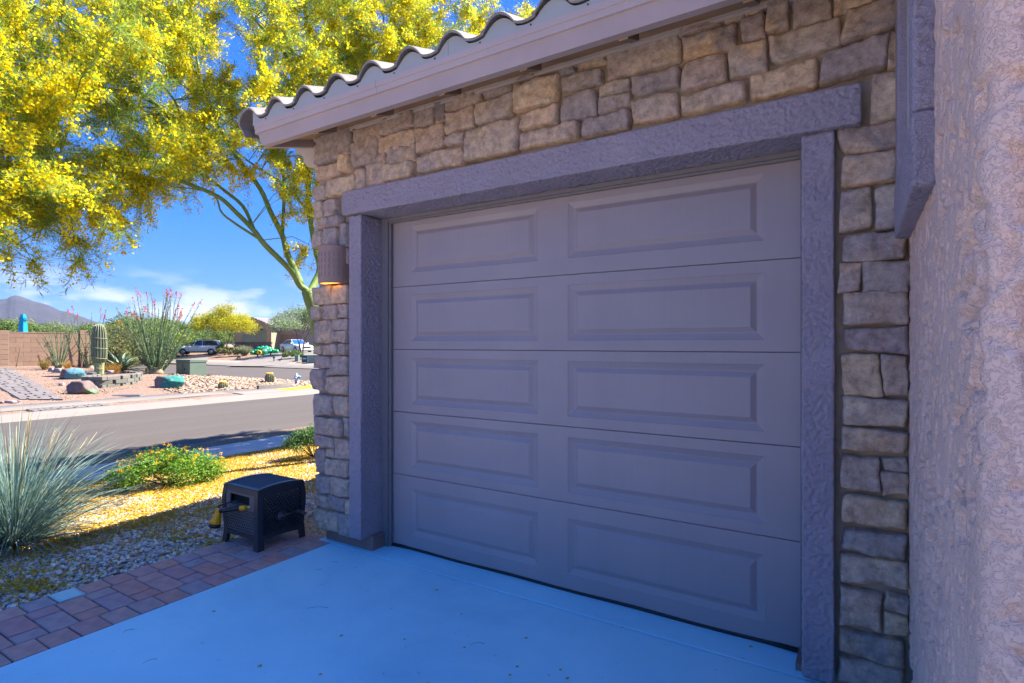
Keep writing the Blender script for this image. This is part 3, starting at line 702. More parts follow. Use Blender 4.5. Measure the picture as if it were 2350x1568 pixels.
drape('road', -100, -18.3505, 12.6, 28.9, M['asphalt'], .6, .5, -.05, kind='structure')
# corner lot across the street
drape('gravel_lot', -90, -18.6, -30, 18.1, M['lot'], .5, .5, 0.0, us=(-18.75, -19.5, -20.8), rough=.05, inside=lambda u, v: lot_s(u, v) > .62, kind='structure')
def ribbon(name, path, prof, mat, **tags):
    """sweep (offset, lift) across a plan path of (u, v, nu, nv); the lift is over the terrain"""
    P = []; F = []; m = len(prof)
    for (u, v, nu, nv) in path:
        for o, l in prof:
            a, b = u+nu*o, v+nv*o; P.append((a, b, H(a, b)+l))
    for i in range(len(path)-1):
        for j in range(m-1): F.append((i*m+j, (i+1)*m+j, (i+1)*m+j+1, i*m+j+1))
    mb = MB(); mb.add(P, F, True); return mb.build(name, mat, None, None, ROT, kind='structure')
def lot_path(v0=-28, full=True):
    P = [(-18, v, -1, 0) for v in np.arange(v0, 13.5, .75)]
    for i in range(0, 17):
        a = math.pi/2*i/16; P.append((-23+5*math.cos(a), 13.5+5*math.sin(a), -math.cos(a), -math.sin(a)))
    if full: P += [(u, 18.5, 0, -1) for u in np.arange(-24, -88, -2.0)]
    return P
LP = lot_path()
ribbon('curb', LP, [(-.03, .0), (0, .012), (.32, .012), (.44, .02), (.62, .03), (.78, .028), (.80, .0)], M['curb'])
WP = [p for p in LP if p[1] < 12.6 and p[0] > -18.5]
ribbon('sidewalk', WP, [(1.5, .0), (1.501, .016), (2.8, .016), (2.801, .0)], M['walk'])
# ramp flare where the walk meets the corner curb
CPth = lot_path()[36+int((12.0+28)/.75)-36:][:16]
RP = [p for p in LP if p[1] >= 11.6 and (p[0] > -20.6)]
ribbon('curb_ramp', RP, [(.801, .0), (.802, .03), (1.5, .025), (2.2, .02), (2.201, .0)], M['curb'])
mb = MB()
P = []
for (u, v, nu, nv) in RP[2:]:
    P.append((u, v, nu, nv))
poly_in = [(u+nu*2.2, v+nv*2.2) for u, v, nu, nv in P]; poly_out = [(u+nu*2.36, v+nv*2.36) for u, v, nu, nv in P]
V = []; F = []
for (a, b), (c, d) in zip(poly_in, poly_out):
    z = H(a, b); V += [(a, b, z-.1), (a, b, z+.15), (c, d, z+.15), (c, d, z-.1)]
n = len(poly_in)
for i in range(n-1):
    for j in range(4): F.append((i*4+j, i*4+(j+1) % 4, (i+1)*4+(j+1) % 4, (i+1)*4+j))
F += [(0, 1, 2, 3), ((n-1)*4+3, (n-1)*4+2, (n-1)*4+1, (n-1)*4)]
mb.add(V, F); mb.build('ramp_curb', M['curb'], None, None, ROT, label='low concrete curb behind the yellow corner ramp', category='curb')
M['tactile'] = plain('tactile_yellow', (.75, .50, .01), .6, .1, 20, 30, .5, .01)
TP = [p for p in LP if p[1] >= 13.3 and p[0] > -19.3]
V = []; F = []
for (u, v, nu, nv) in TP:
    for o in (.85, 1.5): a, b = u+nu*o, v+nv*o; V.append((a, b, H(a, b)+.036))
for i in range(len(TP)-1): F.append((2*i, 2*i+2, 2*i+3, 2*i+1))
tact = thing('tactile_pad', 'bright yellow tactile pad set in the corner curb ramp', 'tactile pad', (0, 0, 0), ROT)
mb = MB(); mb.add(V, F, True); mb.build('pad', M['tactile'], tact)
mb = MB()
for i in range(len(TP)-1):
    for q in range(4):
        for o in (.92, 1.05, 1.18, 1.31, 1.44):
            f = (q+.5)/4; a = [TP[i][j]*(1-f)+TP[i+1][j]*f for j in range(4)]; x, y = a[0]+a[2]*o, a[1]+a[3]*o
            mb.lathe([(.025, 0), (.02, .008)], 6, (x, y, H(x, y)+.034))
mb.build('domes', M['tactile'], tact, kind='stuff')
# lots across the side street
drape('gravel_lot', -120, 10, 28.95, 90, M['lot'], 1.5, 1.5, .0, rough=.1, kind='structure')
ribbon('curb', [(u, 28.5, 0, 1) for u in np.arange(-100, 10, 2.0)], [(-.1, .0), (0, .02), (.4, .06), (1.0, .05), (2.2, .05), (2.21, -.05)], M['curb'])
def gpoly(name, px, mat, lift=.02, n=8, sub=None, **tags):
    """ground patch from four corners given as ground points (u,v), draped"""
    (a, b, c, d) = px; V = []; F = []
    for i in range(n+1):
        for j in range(n+1):
            s, t = i/n, j/n
            p = [(a[k]*(1-s)+b[k]*s)*(1-t)+(d[k]*(1-s)+c[k]*s)*t for k in (0, 1)]
            V.append((p[0], p[1], H(p[0], p[1])+lift))
    for i in range(n):
        for j in range(n): q = i*(n+1)+j; F.append((q, q+n+1, q+n+2, q+1))
    mb = MB(); mb.add(V, F, True); return mb.build(name, mat, None, None, ROT, **tags)
def guv(px, py): p, t = ground(px, py); return UV(p.x, p.y)
# drive of the house across: from the side street up to its garage
gpoly('driveway', [UV(-19.2, 46.5), UV(-24.5, 47.5), UV(-28.0, 70), UV(-20.5, 70)], M['walk'], .06, 12, kind='structure')
gpoly('driveway', [UV(-28.0, 51), UV(-40, 58), UV(-43, 66), UV(-34.0, 62)], M['walk'], .06, 12, kind='structure')

# ---- our driveway: concrete slab coloured blue, joint, apron under the door
mb = MB(); mb.bbox((-3.355, -.60, -.15), (.30, 2.772, 0), .006, 2); mb.build('driveway', M['drive'], None, None, ROT, kind='structure')
M['bounce_slab'] = plain('bounce_concrete', (.54, .44, .35), .85, .08, 1.5, 80, .2, .002)
mb = MB(); mb.bbox((-3.355, -16, -.15), (9, -.606, -.001), .006, 2); mb.bbox((.306, -.604, -.15), (9, 1.165, -.001), .006, 2); mb.build('bounce_court', M['bounce_slab'], None, None, ROT, kind='structure')  # unseen tan slab, added to bounce warm light at the garage front
mb = MB(); mb.bbox((-3.50, 2.786, -.15), (.30, 3.2, -.001), .006, 2); mb.build('garage_apron', M['drive'], None, None, ROT, kind='structure')
mb = MB(); mb.box((-3.50, 2.7722, -.15), (.30, 2.7858, -.012)); mb.build('slab_joint', M['mortar'], None, None, ROT, kind='structure')
# paver border
M['paver'] = plain('paver_clay', None, .8, .22, 14, 130, .5, .003, palette=[(0.527, 0.235, 0.187), (0.566, 0.265, 0.206), (0.448, 0.286, 0.268), (0.606, 0.276, 0.196), (0.395, 0.295, 0.295), (0.501, 0.235, 0.214), (0.580, 0.306, 0.242), (0.369, 0.286, 0.286)])
M['joint'] = plain('joint_sand', (.07, .058, .05), .95, .2, 30)
strip = MB().box((-4.075, -6, -.2), (-3.3555, 2.84, -.012)).build('paver_border', M['joint'], None, None, ROT, kind='structure')
def paver_mesh(a, b):
    mb = MB(); mb.bbox((-a/2, -b/2, -.05), (a/2, b/2, 0), .007, 2); return mb.mesh('paver', M['paver'])
pc = {}
light_at = None
def paver(u0, u1, v0, v1):
    global light_at
    if v0 < 1.42 and v1 > 1.32 and u0 < -4.0:
        light_at = (u0, u1, v0, v1); return
    a, b = round(u1-u0-.006, 3), round(v1-v0-.006, 3)
    if (a, b) not in pc: pc[(a, b)] = paver_mesh(a, b)
    link('paver', pc[(a, b)], strip, ((u0+u1)/2, (v0+v1)/2, -.003+.003*random.random()), rot=(R(random.uniform(-.5, .5)), R(random.uniform(-.5, .5)), R(random.uniform(-.7, .7))))
v = -2.0; i = 0
while v < 2.8:
    L = .137
    paver(-4.072, -3.905, v+.02, min(2.84, v+.02+L)); paver(-3.545, -3.360, v+.075, min(2.84, v+.075+L))
    if i % 2: paver(-3.905, -3.785, v, min(2.84, v+L)); paver(-3.785, -3.545, v, min(2.84, v+L))
    else: paver(-3.905, -3.665, v, min(2.84, v+L)); paver(-3.665, -3.545, v, min(2.84, v+L))
    v += L; i += 1
M['aqua'] = plain('frosted_glass', (.42, .66, .62), .25, .05, 10)
if light_at:
    u0, u1, v0, v1 = light_at; pl_ = thing('paver_light', 'pale aqua frosted glass light tile set in the paver border', 'ground light', W((u0+u1)/2, (v0+v1)/2, 0), ROT)
    a, b = u1-u0-.008, v1-v0-.008
    mb = MB(); mb.bbox((-a/2+.008, -b/2+.008, -.03), (a/2-.008, b/2-.008, .002), .003, 1); mb.build('lens', M['aqua'], pl_)
    mb = MB(); mb.box((-a/2, -b/2, -.04), (a/2, -b/2+.0075, .0005)); mb.box((-a/2, b/2-.0075, -.04), (a/2, b/2, .0005)); mb.box((-a/2, -b/2+.0076, -.04), (-a/2+.0075, b/2-.0076, .0005)); mb.box((a/2-.0075, -b/2+.0076, -.04), (a/2, b/2-.0076, .0005)); mb.build('rim', plain('rim_pale', (.5, .55, .52), .5, 0), pl_)

# ---- pebbles and fallen petals of the yard
def pebbles(name, n, region, size, mat, dens=None, lift=0, seed=3):
    rng = np.random.default_rng(seed)
    u = rng.uniform(region[0], region[1], n); v = rng.uniform(region[2], region[3], n)
    if dens is not None:
        keep = np.array([dens(a, b) for a, b in zip(u, v)]) > rng.random(n); u, v = u[keep], v[keep]; n = len(u)
    z = np.array([H(a, b) for a, b in zip(u, v)])+lift
    s = size[0]+(size[1]-size[0])*rng.random(n)**2
    base = np.array([(-1, -1, -1), (1, -1, -1), (1, 1, -1), (-1, 1, -1), (-1, -1, 1), (1, -1, 1), (1, 1, 1), (-1, 1, 1)], float)*.62
    F0 = np.array([(0, 3, 2, 1), (4, 5, 6, 7), (0, 1, 5, 4), (1, 2, 6, 5), (2, 3, 7, 6), (3, 0, 4, 7)])
    V = base[None]*(1+rng.uniform(-.4, .4, (n, 8, 3))); V[:, :, 2] *= .6; V[:, :, 0] *= rng.uniform(.8, 1.5, (n, 1))
    a = rng.uniform(0, 6.28, n); c, sn = np.cos(a)[:, None], np.sin(a)[:, None]
    x = V[:, :, 0]*c-V[:, :, 1]*sn; y = V[:, :, 0]*sn+V[:, :, 1]*c
    tl = rng.normal(0, .3, (n, 1)); zz = V[:, :, 2]+tl*x
    P = np.stack([x*s[:, None]+u[:, None], y*s[:, None]+v[:, None], zz*s[:, None]+z[:, None]], -1).reshape(-1, 3)
    F = (F0[None]+8*np.arange(n)[:, None, None]).reshape(-1, 4)
    return link(name, fastmesh(name, P, F, mat), None, None, ROT, kind='stuff')
M['pebble'] = plain('pebble', None, .85, 0, 1, palette=[(0.306, 0.235, 0.209), (0.636, 0.480, 0.395), (0.850, 0.656, 0.527), (0.850, 0.820, 0.658), (0.510, 0.400, 0.350), (0.764, 0.574, 0.482), (0.850, 0.775, 0.658), (0.408, 0.318, 0.274)], island=True)
pebbles('gravel', 56000, (-8.9, -4.06, .2, 6.2), (.008, .020), M['pebble'], lambda a, b: 1.0 if a > -6.5 else .55, .002)
M['petal'] = plain('petal', None, .7, 0, 1, palette=[(0.496, 0.288, 0.008), (0.600, 0.376, 0.016), (0.440, 0.240, 0.008), (0.640, 0.432, 0.040)], island=True, trans=.25)
def petals(n, seed=5):
    rng = np.random.default_rng(seed); u = rng.uniform(-8.95, -3.6, n); v = rng.uniform(.2, 7.0, n)
    k = []
    for a, b in zip(u, v):
        if a > -4.06 and b < 2.87: k.append(0); continue
        base = smooth(-4.7, -6.0, a)
        base = .14+.80*smooth(4.4, 5.9, -a)
        nz = mnoise.noise(Vector((a*1.9, b*1.9, 2)))+.6*mnoise.noise(Vector((a*6, b*6, 5)))
        patch = smooth(.28, .62, nz)
        k.append(min(1, base*(.35+1.2*smooth(-.5, .5, nz))+patch*.9))
    k = np.array(k) > rng.random(n); u, v = u[k], v[k]
    z = np.array([H(a, b) for a, b in zip(u, v)])+.010+rng.random(len(u))*.012
    V, F = quads(np.stack([u, v, z], 1), rng.uniform(.005, .011, len(u)), .6, np.array([[0, 0, 1.0]]).repeat(len(u), 0), rng, .45)
    link('fallen_petals', fastmesh('fallen_petals', V, F, M['petal']), None, None, ROT, kind='stuff')
petals(190000)
def loose(nm, region, n, seed):
    rng = np.random.default_rng(seed); u = rng.uniform(region[0], region[1], n); v = rng.uniform(region[2], region[3], n)
    z = np.array([H(a, b) for a, b in zip(u, v)])+.014
    V, F = quads(np.stack([u, v, z], 1), rng.uniform(.004, .009, n), .6, np.array([[0, 0, 1.0]]).repeat(n, 0), rng, .2)
    link(nm, fastmesh(nm, V, F, M['petal']), None, None, ROT, kind='stuff')
loose('fallen_petals', (-11, -9, 1, 9), 500, 8)
# single blossoms lying on the driveway
bl = MB()
for i in range(4):
    a = i*1.6; bl.add([(0, 0, .002), (.009*math.cos(a-.6), .009*math.sin(a-.6), .006), (.014*math.cos(a), .014*math.sin(a), .004), (.009*math.cos(a+.6), .009*math.sin(a+.6), .007)], [(0, 1, 2, 3)])
blm = bl.mesh('fallen_blossom', M['petal'])
for px, py in [(970, 1266), (1002, 1357), (490, 1406), (783, 1462), (928, 1470), (1065, 1489), (1207, 1467), (596, 1532), (735, 1551), (1170, 1552), (1187, 1533), (1286, 1540), (1302, 1560), (1723, 1487)]:
    t = 1.492*FOC/(py-HY); o = link('fallen_blossom', blm, None, ((px-CX)/FOC*t, t, .001), rz=random.uniform(0, 6), scale=random.uniform(.6, .95))
    o['label'] = 'single yellow blossom lying on the blue driveway slab'; o['category'] = 'blossom'; o['group'] = 'blossoms fallen on the driveway'
M['twiggy'] = plain('dead_needle', (.06, .13, .12), .8, .1, 10)
for px, py, l, a in [(765, 1292, .05, .5), (293, 1450, .05, 1.0), (730, 1310, .045, .9), (728, 1397, .12, 0.1), (1095, 1480, .07, .2), (342, 1520, .06, .9)]:
    t = 1.49*FOC/(py-HY); mb = MB(); mb.tube([(-l/2, 0, .002), (-l*.1, .012, .004), (l*.3, .008, .003), (l/2, -.006, .003)], [.0005, .0008, .0008, .0014], 4)
    mb.build('fallen_needle', M['twiggy'], None, ((px-CX)/FOC*t, t, .001), a, label='thin dark fallen leaf stem on the blue driveway slab', cat='leaf', group='leaf stems fallen on the driveway')
# ---- mountains
m, nt, bs = material('mountain_rock'); tc = N(nt, 'ShaderNodeTexCoord')
c = ramp(nt, noise_of(nt, tc.outputs['Object'], .012, 8, .65), [(.3, (.013, .011, .017)), (.55, (.028, .022, .028)), (.75, (.046, .036, .038))])
nt.links.new(c, bs.inputs['Base Color']); bs.inputs['Roughness'].default_value = 1; bump(nt, bs, noise_of(nt, tc.outputs['Object'], .02, 8, .7), 1.0, 8); M['rock'] = m
MP = [(-900, 720), (-500, 700), (-300, 705), (-120, 690), (-40, 688), (0, 683), (9, 677), (20, 675), (33, 678), (60, 688), (80, 693), (97, 698), (124, 711), (138, 713), (171, 724), (207, 737), (260, 752), (340, 764), (460, 772), (600, 776), (900, 780)]
def prof(px):
    for (a, ya), (b, yb) in zip(MP, MP[1:]):
        if px <= b: return HY-(ya+(yb-ya)*(px-a)/(b-a))
    return 5
V = []; F = []; xs = np.concatenate([np.arange(-900, -100, 20), np.arange(-100, 260, 3), np.arange(260, 900, 16)]); rows = 26
for px in xs:
    for j in range(rows):
        t = 1250+j*44; f = j/(rows-1); peak = .55
        sh = max(0, 1-abs(f-peak)/peak) if f < peak else max(0, 1-(f-peak)/(1-peak)*.8)
        x = (px-CX)/FOC*(1250+peak*44*(rows-1))*(t/1880)
        h = prof(px)/FOC*1880
        rid = mnoise.fractal(Vector((x*.006, t*.006, 1.1)), .9, 2.1, 6)
        z = h*(sh**1.25)*(1+.20*rid*(1-sh)*2)+1.5*rid*sh
        V.append((x, t, EYE-1+max(-2, z)))
for i in range(len(xs)-1):
    for j in range(rows-1): q = i*rows+j; F.append((q, q+rows, q+rows+1, q+1))
link('mountains', fastmesh('mountains', np.array(V), np.array(F), M['rock'], True), kind='structure')
drape('ground', -2600, 1200, 415, 3600, M['desert'], 300, 300, -.5, kind='structure')
drape('ground', -2600, -395, -800, 420, M['desert'], 200, 200, -.5, kind='structure')

# ------------------------------------------------------------------ hose reel box
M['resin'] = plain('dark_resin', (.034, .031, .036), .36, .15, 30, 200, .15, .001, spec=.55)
M['resin_in'] = plain('reel_inner_shade', (.004, .004, .005), .9, 0)
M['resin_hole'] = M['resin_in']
reel = thing('hose_reel_box', 'charcoal wicker patterned plastic hose reel box on the paver border', 'hose reel', W(-3.862, 2.578, 0), ROT)
HX, HYY, HT = .220, .200, .43
def bulge(z):
    pts = [(0, .002), (.06, -.003), (.12, -.007), (.18, -.003), (.26, .003), (.34, .004), (.43, -.006)]
    return _pl(pts, z)
def ring_at(z): b = bulge(z); return HX+b, HYY+b*.9
ZS = [0, .03, .06, .09, .12, .15, .18, .22, .26, .30, .34, .38, .41, .43]
for sx, sy in ((-1, -1), (1, -1), (1, 1), (-1, 1)):
    mb = MB(); V = []; 
    for z in ZS:
        x, y = ring_at(z); w = .042 if z > .09 else .05; a = .012
        V += [(sx*x, sy*y, z), (sx*(x-w), sy*y, z), (sx*(x-w), sy*(y-a), z), (sx*(x-a), sy*(y-a), z), (sx*(x-a), sy*(y-w), z), (sx*x, sy*(y-w), z)]
    F = []
    for i in range(len(ZS)-1):
        for j in range(6): F.append((i*6+j, i*6+(j+1) % 6, (i+1)*6+(j+1) % 6, (i+1)*6+j))
    F += [tuple(range(6)), tuple((len(ZS)-1)*6+j for j in range(6))]
    mb.add(V, F); mb.build('corner_leg', M['resin'], reel)
def lid_z(x, y): return .43+.018*(1-(y/(HYY-.008))**2)
def face_pt(side, s, z, d=0.0):
    """side 0:-y 1:+x 2:+y 3:-x ; s along the face, d outward"""
    x, y = ring_at(z)
    return [(s, -y-d, z), (x+d, s, z), (-s, y+d, z), (-x-d, -s, z)][side]
def strap(mb, side, s0, s1, zf0, zf1, d=.0, th=.012, n=8):
    """horizontal rail whose lower/upper edges are functions of s"""
    V = []
    for i in range(n+1):
        s = s0+(s1-s0)*i/n; a, b = zf0(s), zf1(s)
        V += [face_pt(side, s, a, d), face_pt(side, s, b, d), face_pt(side, s, b, d-th), face_pt(side, s, a, d-th)]
    F = [(i*4+j, i*4+(j+1) % 4, i*4+4+(j+1) % 4, i*4+4+j) for i in range(n) for j in range(4)]+[(0, 1, 2, 3), (n*4+3, n*4+2, n*4+1, n*4)]
    mb.add(V, F)
for side in range(4):
    w = (HX if side in (0, 2) else HYY)-.041
    mb = MB(); strap(mb, side, -w, w, lambda s:   .064+.010*(1-(s/w)**2), lambda s: .098+.007*(1-(s/w)**2), -.002); mb.build('bottom_rail', M['resin'], reel)
    mb = MB(); strap(mb, side, -w, w, lambda s: .392, (lambda s: .43) if side in (0, 2) else (lambda s: lid_z(0, s)-.004), -.001); mb.build('top_rail', M['resin'], reel)
mb = MB(); mb.box((-HX+.035, -HYY+.035, .08), (HX-.035, HYY-.035, .40)); mb.build('dark_core', M['resin_in'], reel)  # solid near-black block: shade of the hollow box put into colour
def weave(side, s0, s1, z0, z1, px, pz, mode):
    mb = MB(); r = 0; z = z0
    while z < z1-.002:
        s = s0+(px/2 if r % 2 else 0)
        while s+px*.5 < s1:
            c = s+px/2
            if mode == 'bump':      # overlapping scale-like stakes
                a = [face_pt(side, c-px*.52, z+pz*.15, -.013), face_pt(side, c+px*.30, z-pz*.2, -.001), face_pt(side, c+px*.52, z+pz*.75, -.012), face_pt(side, c-px*.30, z+pz*1.15, -.006), face_pt(side, c, z+pz*.5, .003)]
                mb.add(a, [(0, 1, 4), (1, 2, 4), (2, 3, 4), (3, 0, 4)], False)
            s += px
        z += pz; r += 1
    return mb
ws = HYY-.044; wf = HX-.044
def back_sheet(side, w, z0, z1, d, mat, name):
    mb = MB(); n = 10; V = []
    for i in range(n+1):
        z = z0+(z1-z0)*i/n; V += [face_pt(side, -w, z, d), face_pt(side, w, z, d)]
    mb.add(V, [(2*i, 2*i+1, 2*i+3, 2*i+2) for i in range(n)]); return mb.build(name, mat, reel)
for side in (1, 2, 3):
    w = ws if side != 2 else wf
    back_sheet(side, w, .085, .40, -.013, M['resin'], 'side_panel')
    weave(side, -w, w, .106, .388, .0235, .0165, 'bump').build('wicker', M['resin'], reel, kind='stuff')
# nozzle face: lattice with real holes under the hose opening
def lattice(side, s0, s1, z0, z1):
    mb = MB(); pz = .0215; px = .026
    z = z0; r = 0
    while z < z1:
        zb = min(z1, z+pz)
        h = (zb-z)
        strap(mb, side, s0, s1, lambda s: z, lambda s: z+h*.36, -.002, .006, 5)
        s = s0+(px/2 if r % 2 else 0)
        while s < s1:
            a, b = s, min(s1, s+px*.42)
            if b > a+.002 and h > 0: strap(mb, side, a, b, lambda q: z+h*.36, lambda q: z+h, -.003, .005, 1)
            s += px
        z += pz; r += 1
    return mb
M['lattice'] = plain('lattice_resin', (.115, .105, .105), .45, .12, 20)
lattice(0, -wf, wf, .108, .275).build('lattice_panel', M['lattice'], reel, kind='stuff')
mb = MB()
strap(mb, 0, -wf, wf, lambda s: .276, lambda s: .298, -.003); strap(mb, 0, -wf, -.128, lambda s: .298, lambda s: .392, -.003); strap(mb, 0, .118, wf, lambda s: .298, lambda s: .392, -.003); strap(mb, 0, -.128, .118, lambda s: .376, lambda s: .392, -.003)
mb.build('opening_frame', M['lattice'], reel)
mb = MB(); mb.add([(-.128, -HYY+.004, .298), (.118, -HYY+.004, .298), (.118, -HYY+.10, .318), (-.128, -HYY+.10, .318)], [(0, 1, 2, 3)]); mb.build('opening_sill', M['lattice'], reel)
# domed lid with woven field
mb = MB(); V = []; F = []; n = 12
LX, LY = HX-.008, HYY-.010
for i in range(n+1):
    y = -LY+2*LY*i/n
    for x in (-LX, -LX+.03, LX-.03, LX): V.append((x, y, lid_z(x, y)+(.0 if abs(x) == LX else .0)))
for i in range(n):
    for j in range(3):
        F.append((i*4+j, i*4+j+1, i*4+5+j, i*4+4+j))
mb.add(V, F, True); mb.build('lid', M['resin'], reel)
for x in (-LX, LX-.034):
    mb = MB(); V = []
    for i in range(n+1):
        y = -LY+2*LY*i/n; z = lid_z(0, y); V += [(x, y, z-.03 if abs(y) < LY*.99 else z-.012), (x+.034, y, z-.03 if abs(y) < LY*.99 else z-.012), (x+.034, y, z+.007), (x, y, z+.007)]
    mb.add(V, [(i*4+j, i*4+(j+1) % 4, i*4+4+(j+1) % 4, i*4+4+j) for i in range(n) for j in range(4)]+[(0, 1, 2, 3), (n*4+3, n*4+2, n*4+1, n*4)]); mb.build('lid_edge', M['resin'], reel)
for y in (-LY, LY-.03):
    mb = MB(); a, b = (y, y+.03); mb.prism([(a, .415), (b, .415), (b, lid_z(0, b)+.004), (a, lid_z(0, a)+.006)], 0, -LX+.034, LX-.034); mb.build('lid_edge', M['resin'], reel)
M['lidresin'] = plain('lid_resin', (.075, .072, .08), .36, .12, 30, spec=.55)
mb = MB(); r = 0; y = -LY+.034
while y < LY-.044:
    x = -LX+.038+(.012 if r % 2 else 0)
    while x < LX-.058:
        z0, z1 = lid_z(0, y), lid_z(0, y+.012)
        mb.add([(x, y, z0+.001), (x+.019, y, z0+.001), (x+.019, y+.011, z1+.001), (x, y+.011, z1+.001), (x+.003, y+.004, z0+.007), (x+.016, y+.004, z0+.007)], [(0, 1, 5, 4), (1, 2, 5), (2, 3, 4, 5), (3, 0, 4)]); x += .0235
    y += .0145; r += 1
mb.build('lid_wicker', M['lidresin'], reel, kind='stuff')
# crank
X1 = ring_at(.2)[0]
mb = MB(); T = Matrix.Translation((X1-.004, -.004, .212)) @ Matrix.Rotation(R(90), 4, 'Y')
mb.lathe([(.040, 0), (.040, .012), (.034, .018), (.012, .019), (.010, .034), (.004, .036)], 18, M4=T)
mb.tube([(X1+.022, -.004, .212), (X1+.028, .05, .222), (X1+.030, .112, .222)], [.010, .007, .009], 8); mb.tube([(X1+.018, .112, .222), (X1+.046, .112, .222)], .014, 10)
mb.tube([(X1+.046, .112, .222), (X1+.055, .114, .220), (X1+.112, .118, .214)], [.009, .013, .011], 10); mb.build('crank', M['resin'], reel)
M['orange'] = plain('orange_plastic', (.92, .36, .0), .4, .06, 20)
M['navy'] = plain('black_plastic', (.012, .014, .022), .35, .1, 30)
M['brass'] = plain('brass_fitting', (.45, .36, .12), .35, .1, 40, metal=.8)
noz = thing('hose_nozzle', 'orange and black spray nozzle hanging out of the hose reel opening', 'hose nozzle', W(-3.862, 2.578, 0), ROT)
A0 = Vector((.088, -.205, .302)); B0 = Vector((-.10, -.285, .268))
ax = (B0-A0).normalized()
mb = MB(); mb.tube([A0+ax*.045, A0+ax*.07, A0+ax*.13, B0], [.015, .0165, .0165, .019], 10); mb.build('grip', M['navy'], noz)
mb = MB(); mb.tube([A0, A0+ax*.015, A0+ax*.045], [.014, .019, .018], 10); mb.build('coupling', M['orange'], noz)
mb = MB(); mb.tube([A0-ax*.05, A0-ax*.03, A0-ax*.002], [.009, .012, .011], 8); mb.tube([A0-ax*.05, A0-ax*.06+Vector((.02, .04, .0)), A0+Vector((.02, .12, .01))], .009, 8); mb.build('fitting', M['brass'], noz)
mb = MB(); hd = Vector((-.10, -.22, -1)).normalized(); C0 = B0+Vector((-.012, -.004, .012))
mb.tube([C0, C0+hd*.03, C0+hd*.055, C0+hd*.085, C0+hd*.105], [.020, .021, .024, .036, .038], 14); mb.build('head', M['orange'], noz)
mb = MB(); mb.tube([C0+hd*.105, C0+hd*.110, C0+hd*.128, C0+hd*.132], [.038, .041, .041, .036], 16); mb.tube([C0+hd*.131, C0+hd*.134], [.014, .012], 10); mb.build('rim', M['navy'], noz)
mb = MB(); mb.tube([C0+Vector((0, -.005, .018)), C0+Vector((.02, -.008, .03)), Vector((-.055, -.262, .325)), Vector((-.01, -.225, .342)), Vector((.03, -.19, .345))], [.012, .011, .008, .008, .007], 8, flat=.6); mb.build('trigger', M['navy'], noz)

# ------------------------------------------------------------------ foliage materials
def leafmat(name, pal, trans=.35, rough=.6, spec=.25):
    return plain(name, None, rough, 0, 1, palette=pal, island=True, trans=trans, spec=spec)
M['blade'] = leafmat('blue_green_blade', [(.10, .19, .15), (.17, .28, .23), (.25, .36, .31), (.12, .21, .19), (.30, .38, .30), (.08, .16, .12)], .25)
M['straw'] = leafmat('straw_blade', [(.45, .36, .16), (.52, .44, .24), (.38, .30, .12)], .25)
M['lant'] = leafmat('lantana_leaf', [(0.065, 0.163, 0.014), (0.130, 0.275, 0.024), (0.208, 0.375, 0.036), (0.091, 0.213, 0.018), (0.260, 0.425, 0.060)], .35)
M['bushleaf'] = leafmat('bush_leaf', [(.05, .12, .03), (.09, .18, .045), (.14, .25, .07), (.06, .14, .035)], .3)
M['yflower'] = leafmat('yellow_flower', [(.80, .42, .01), (.85, .55, .02), (.75, .36, .01)], .3)
M['stemwood'] = plain('bush_stem', (.12, .09, .05), .85, .2, 20)

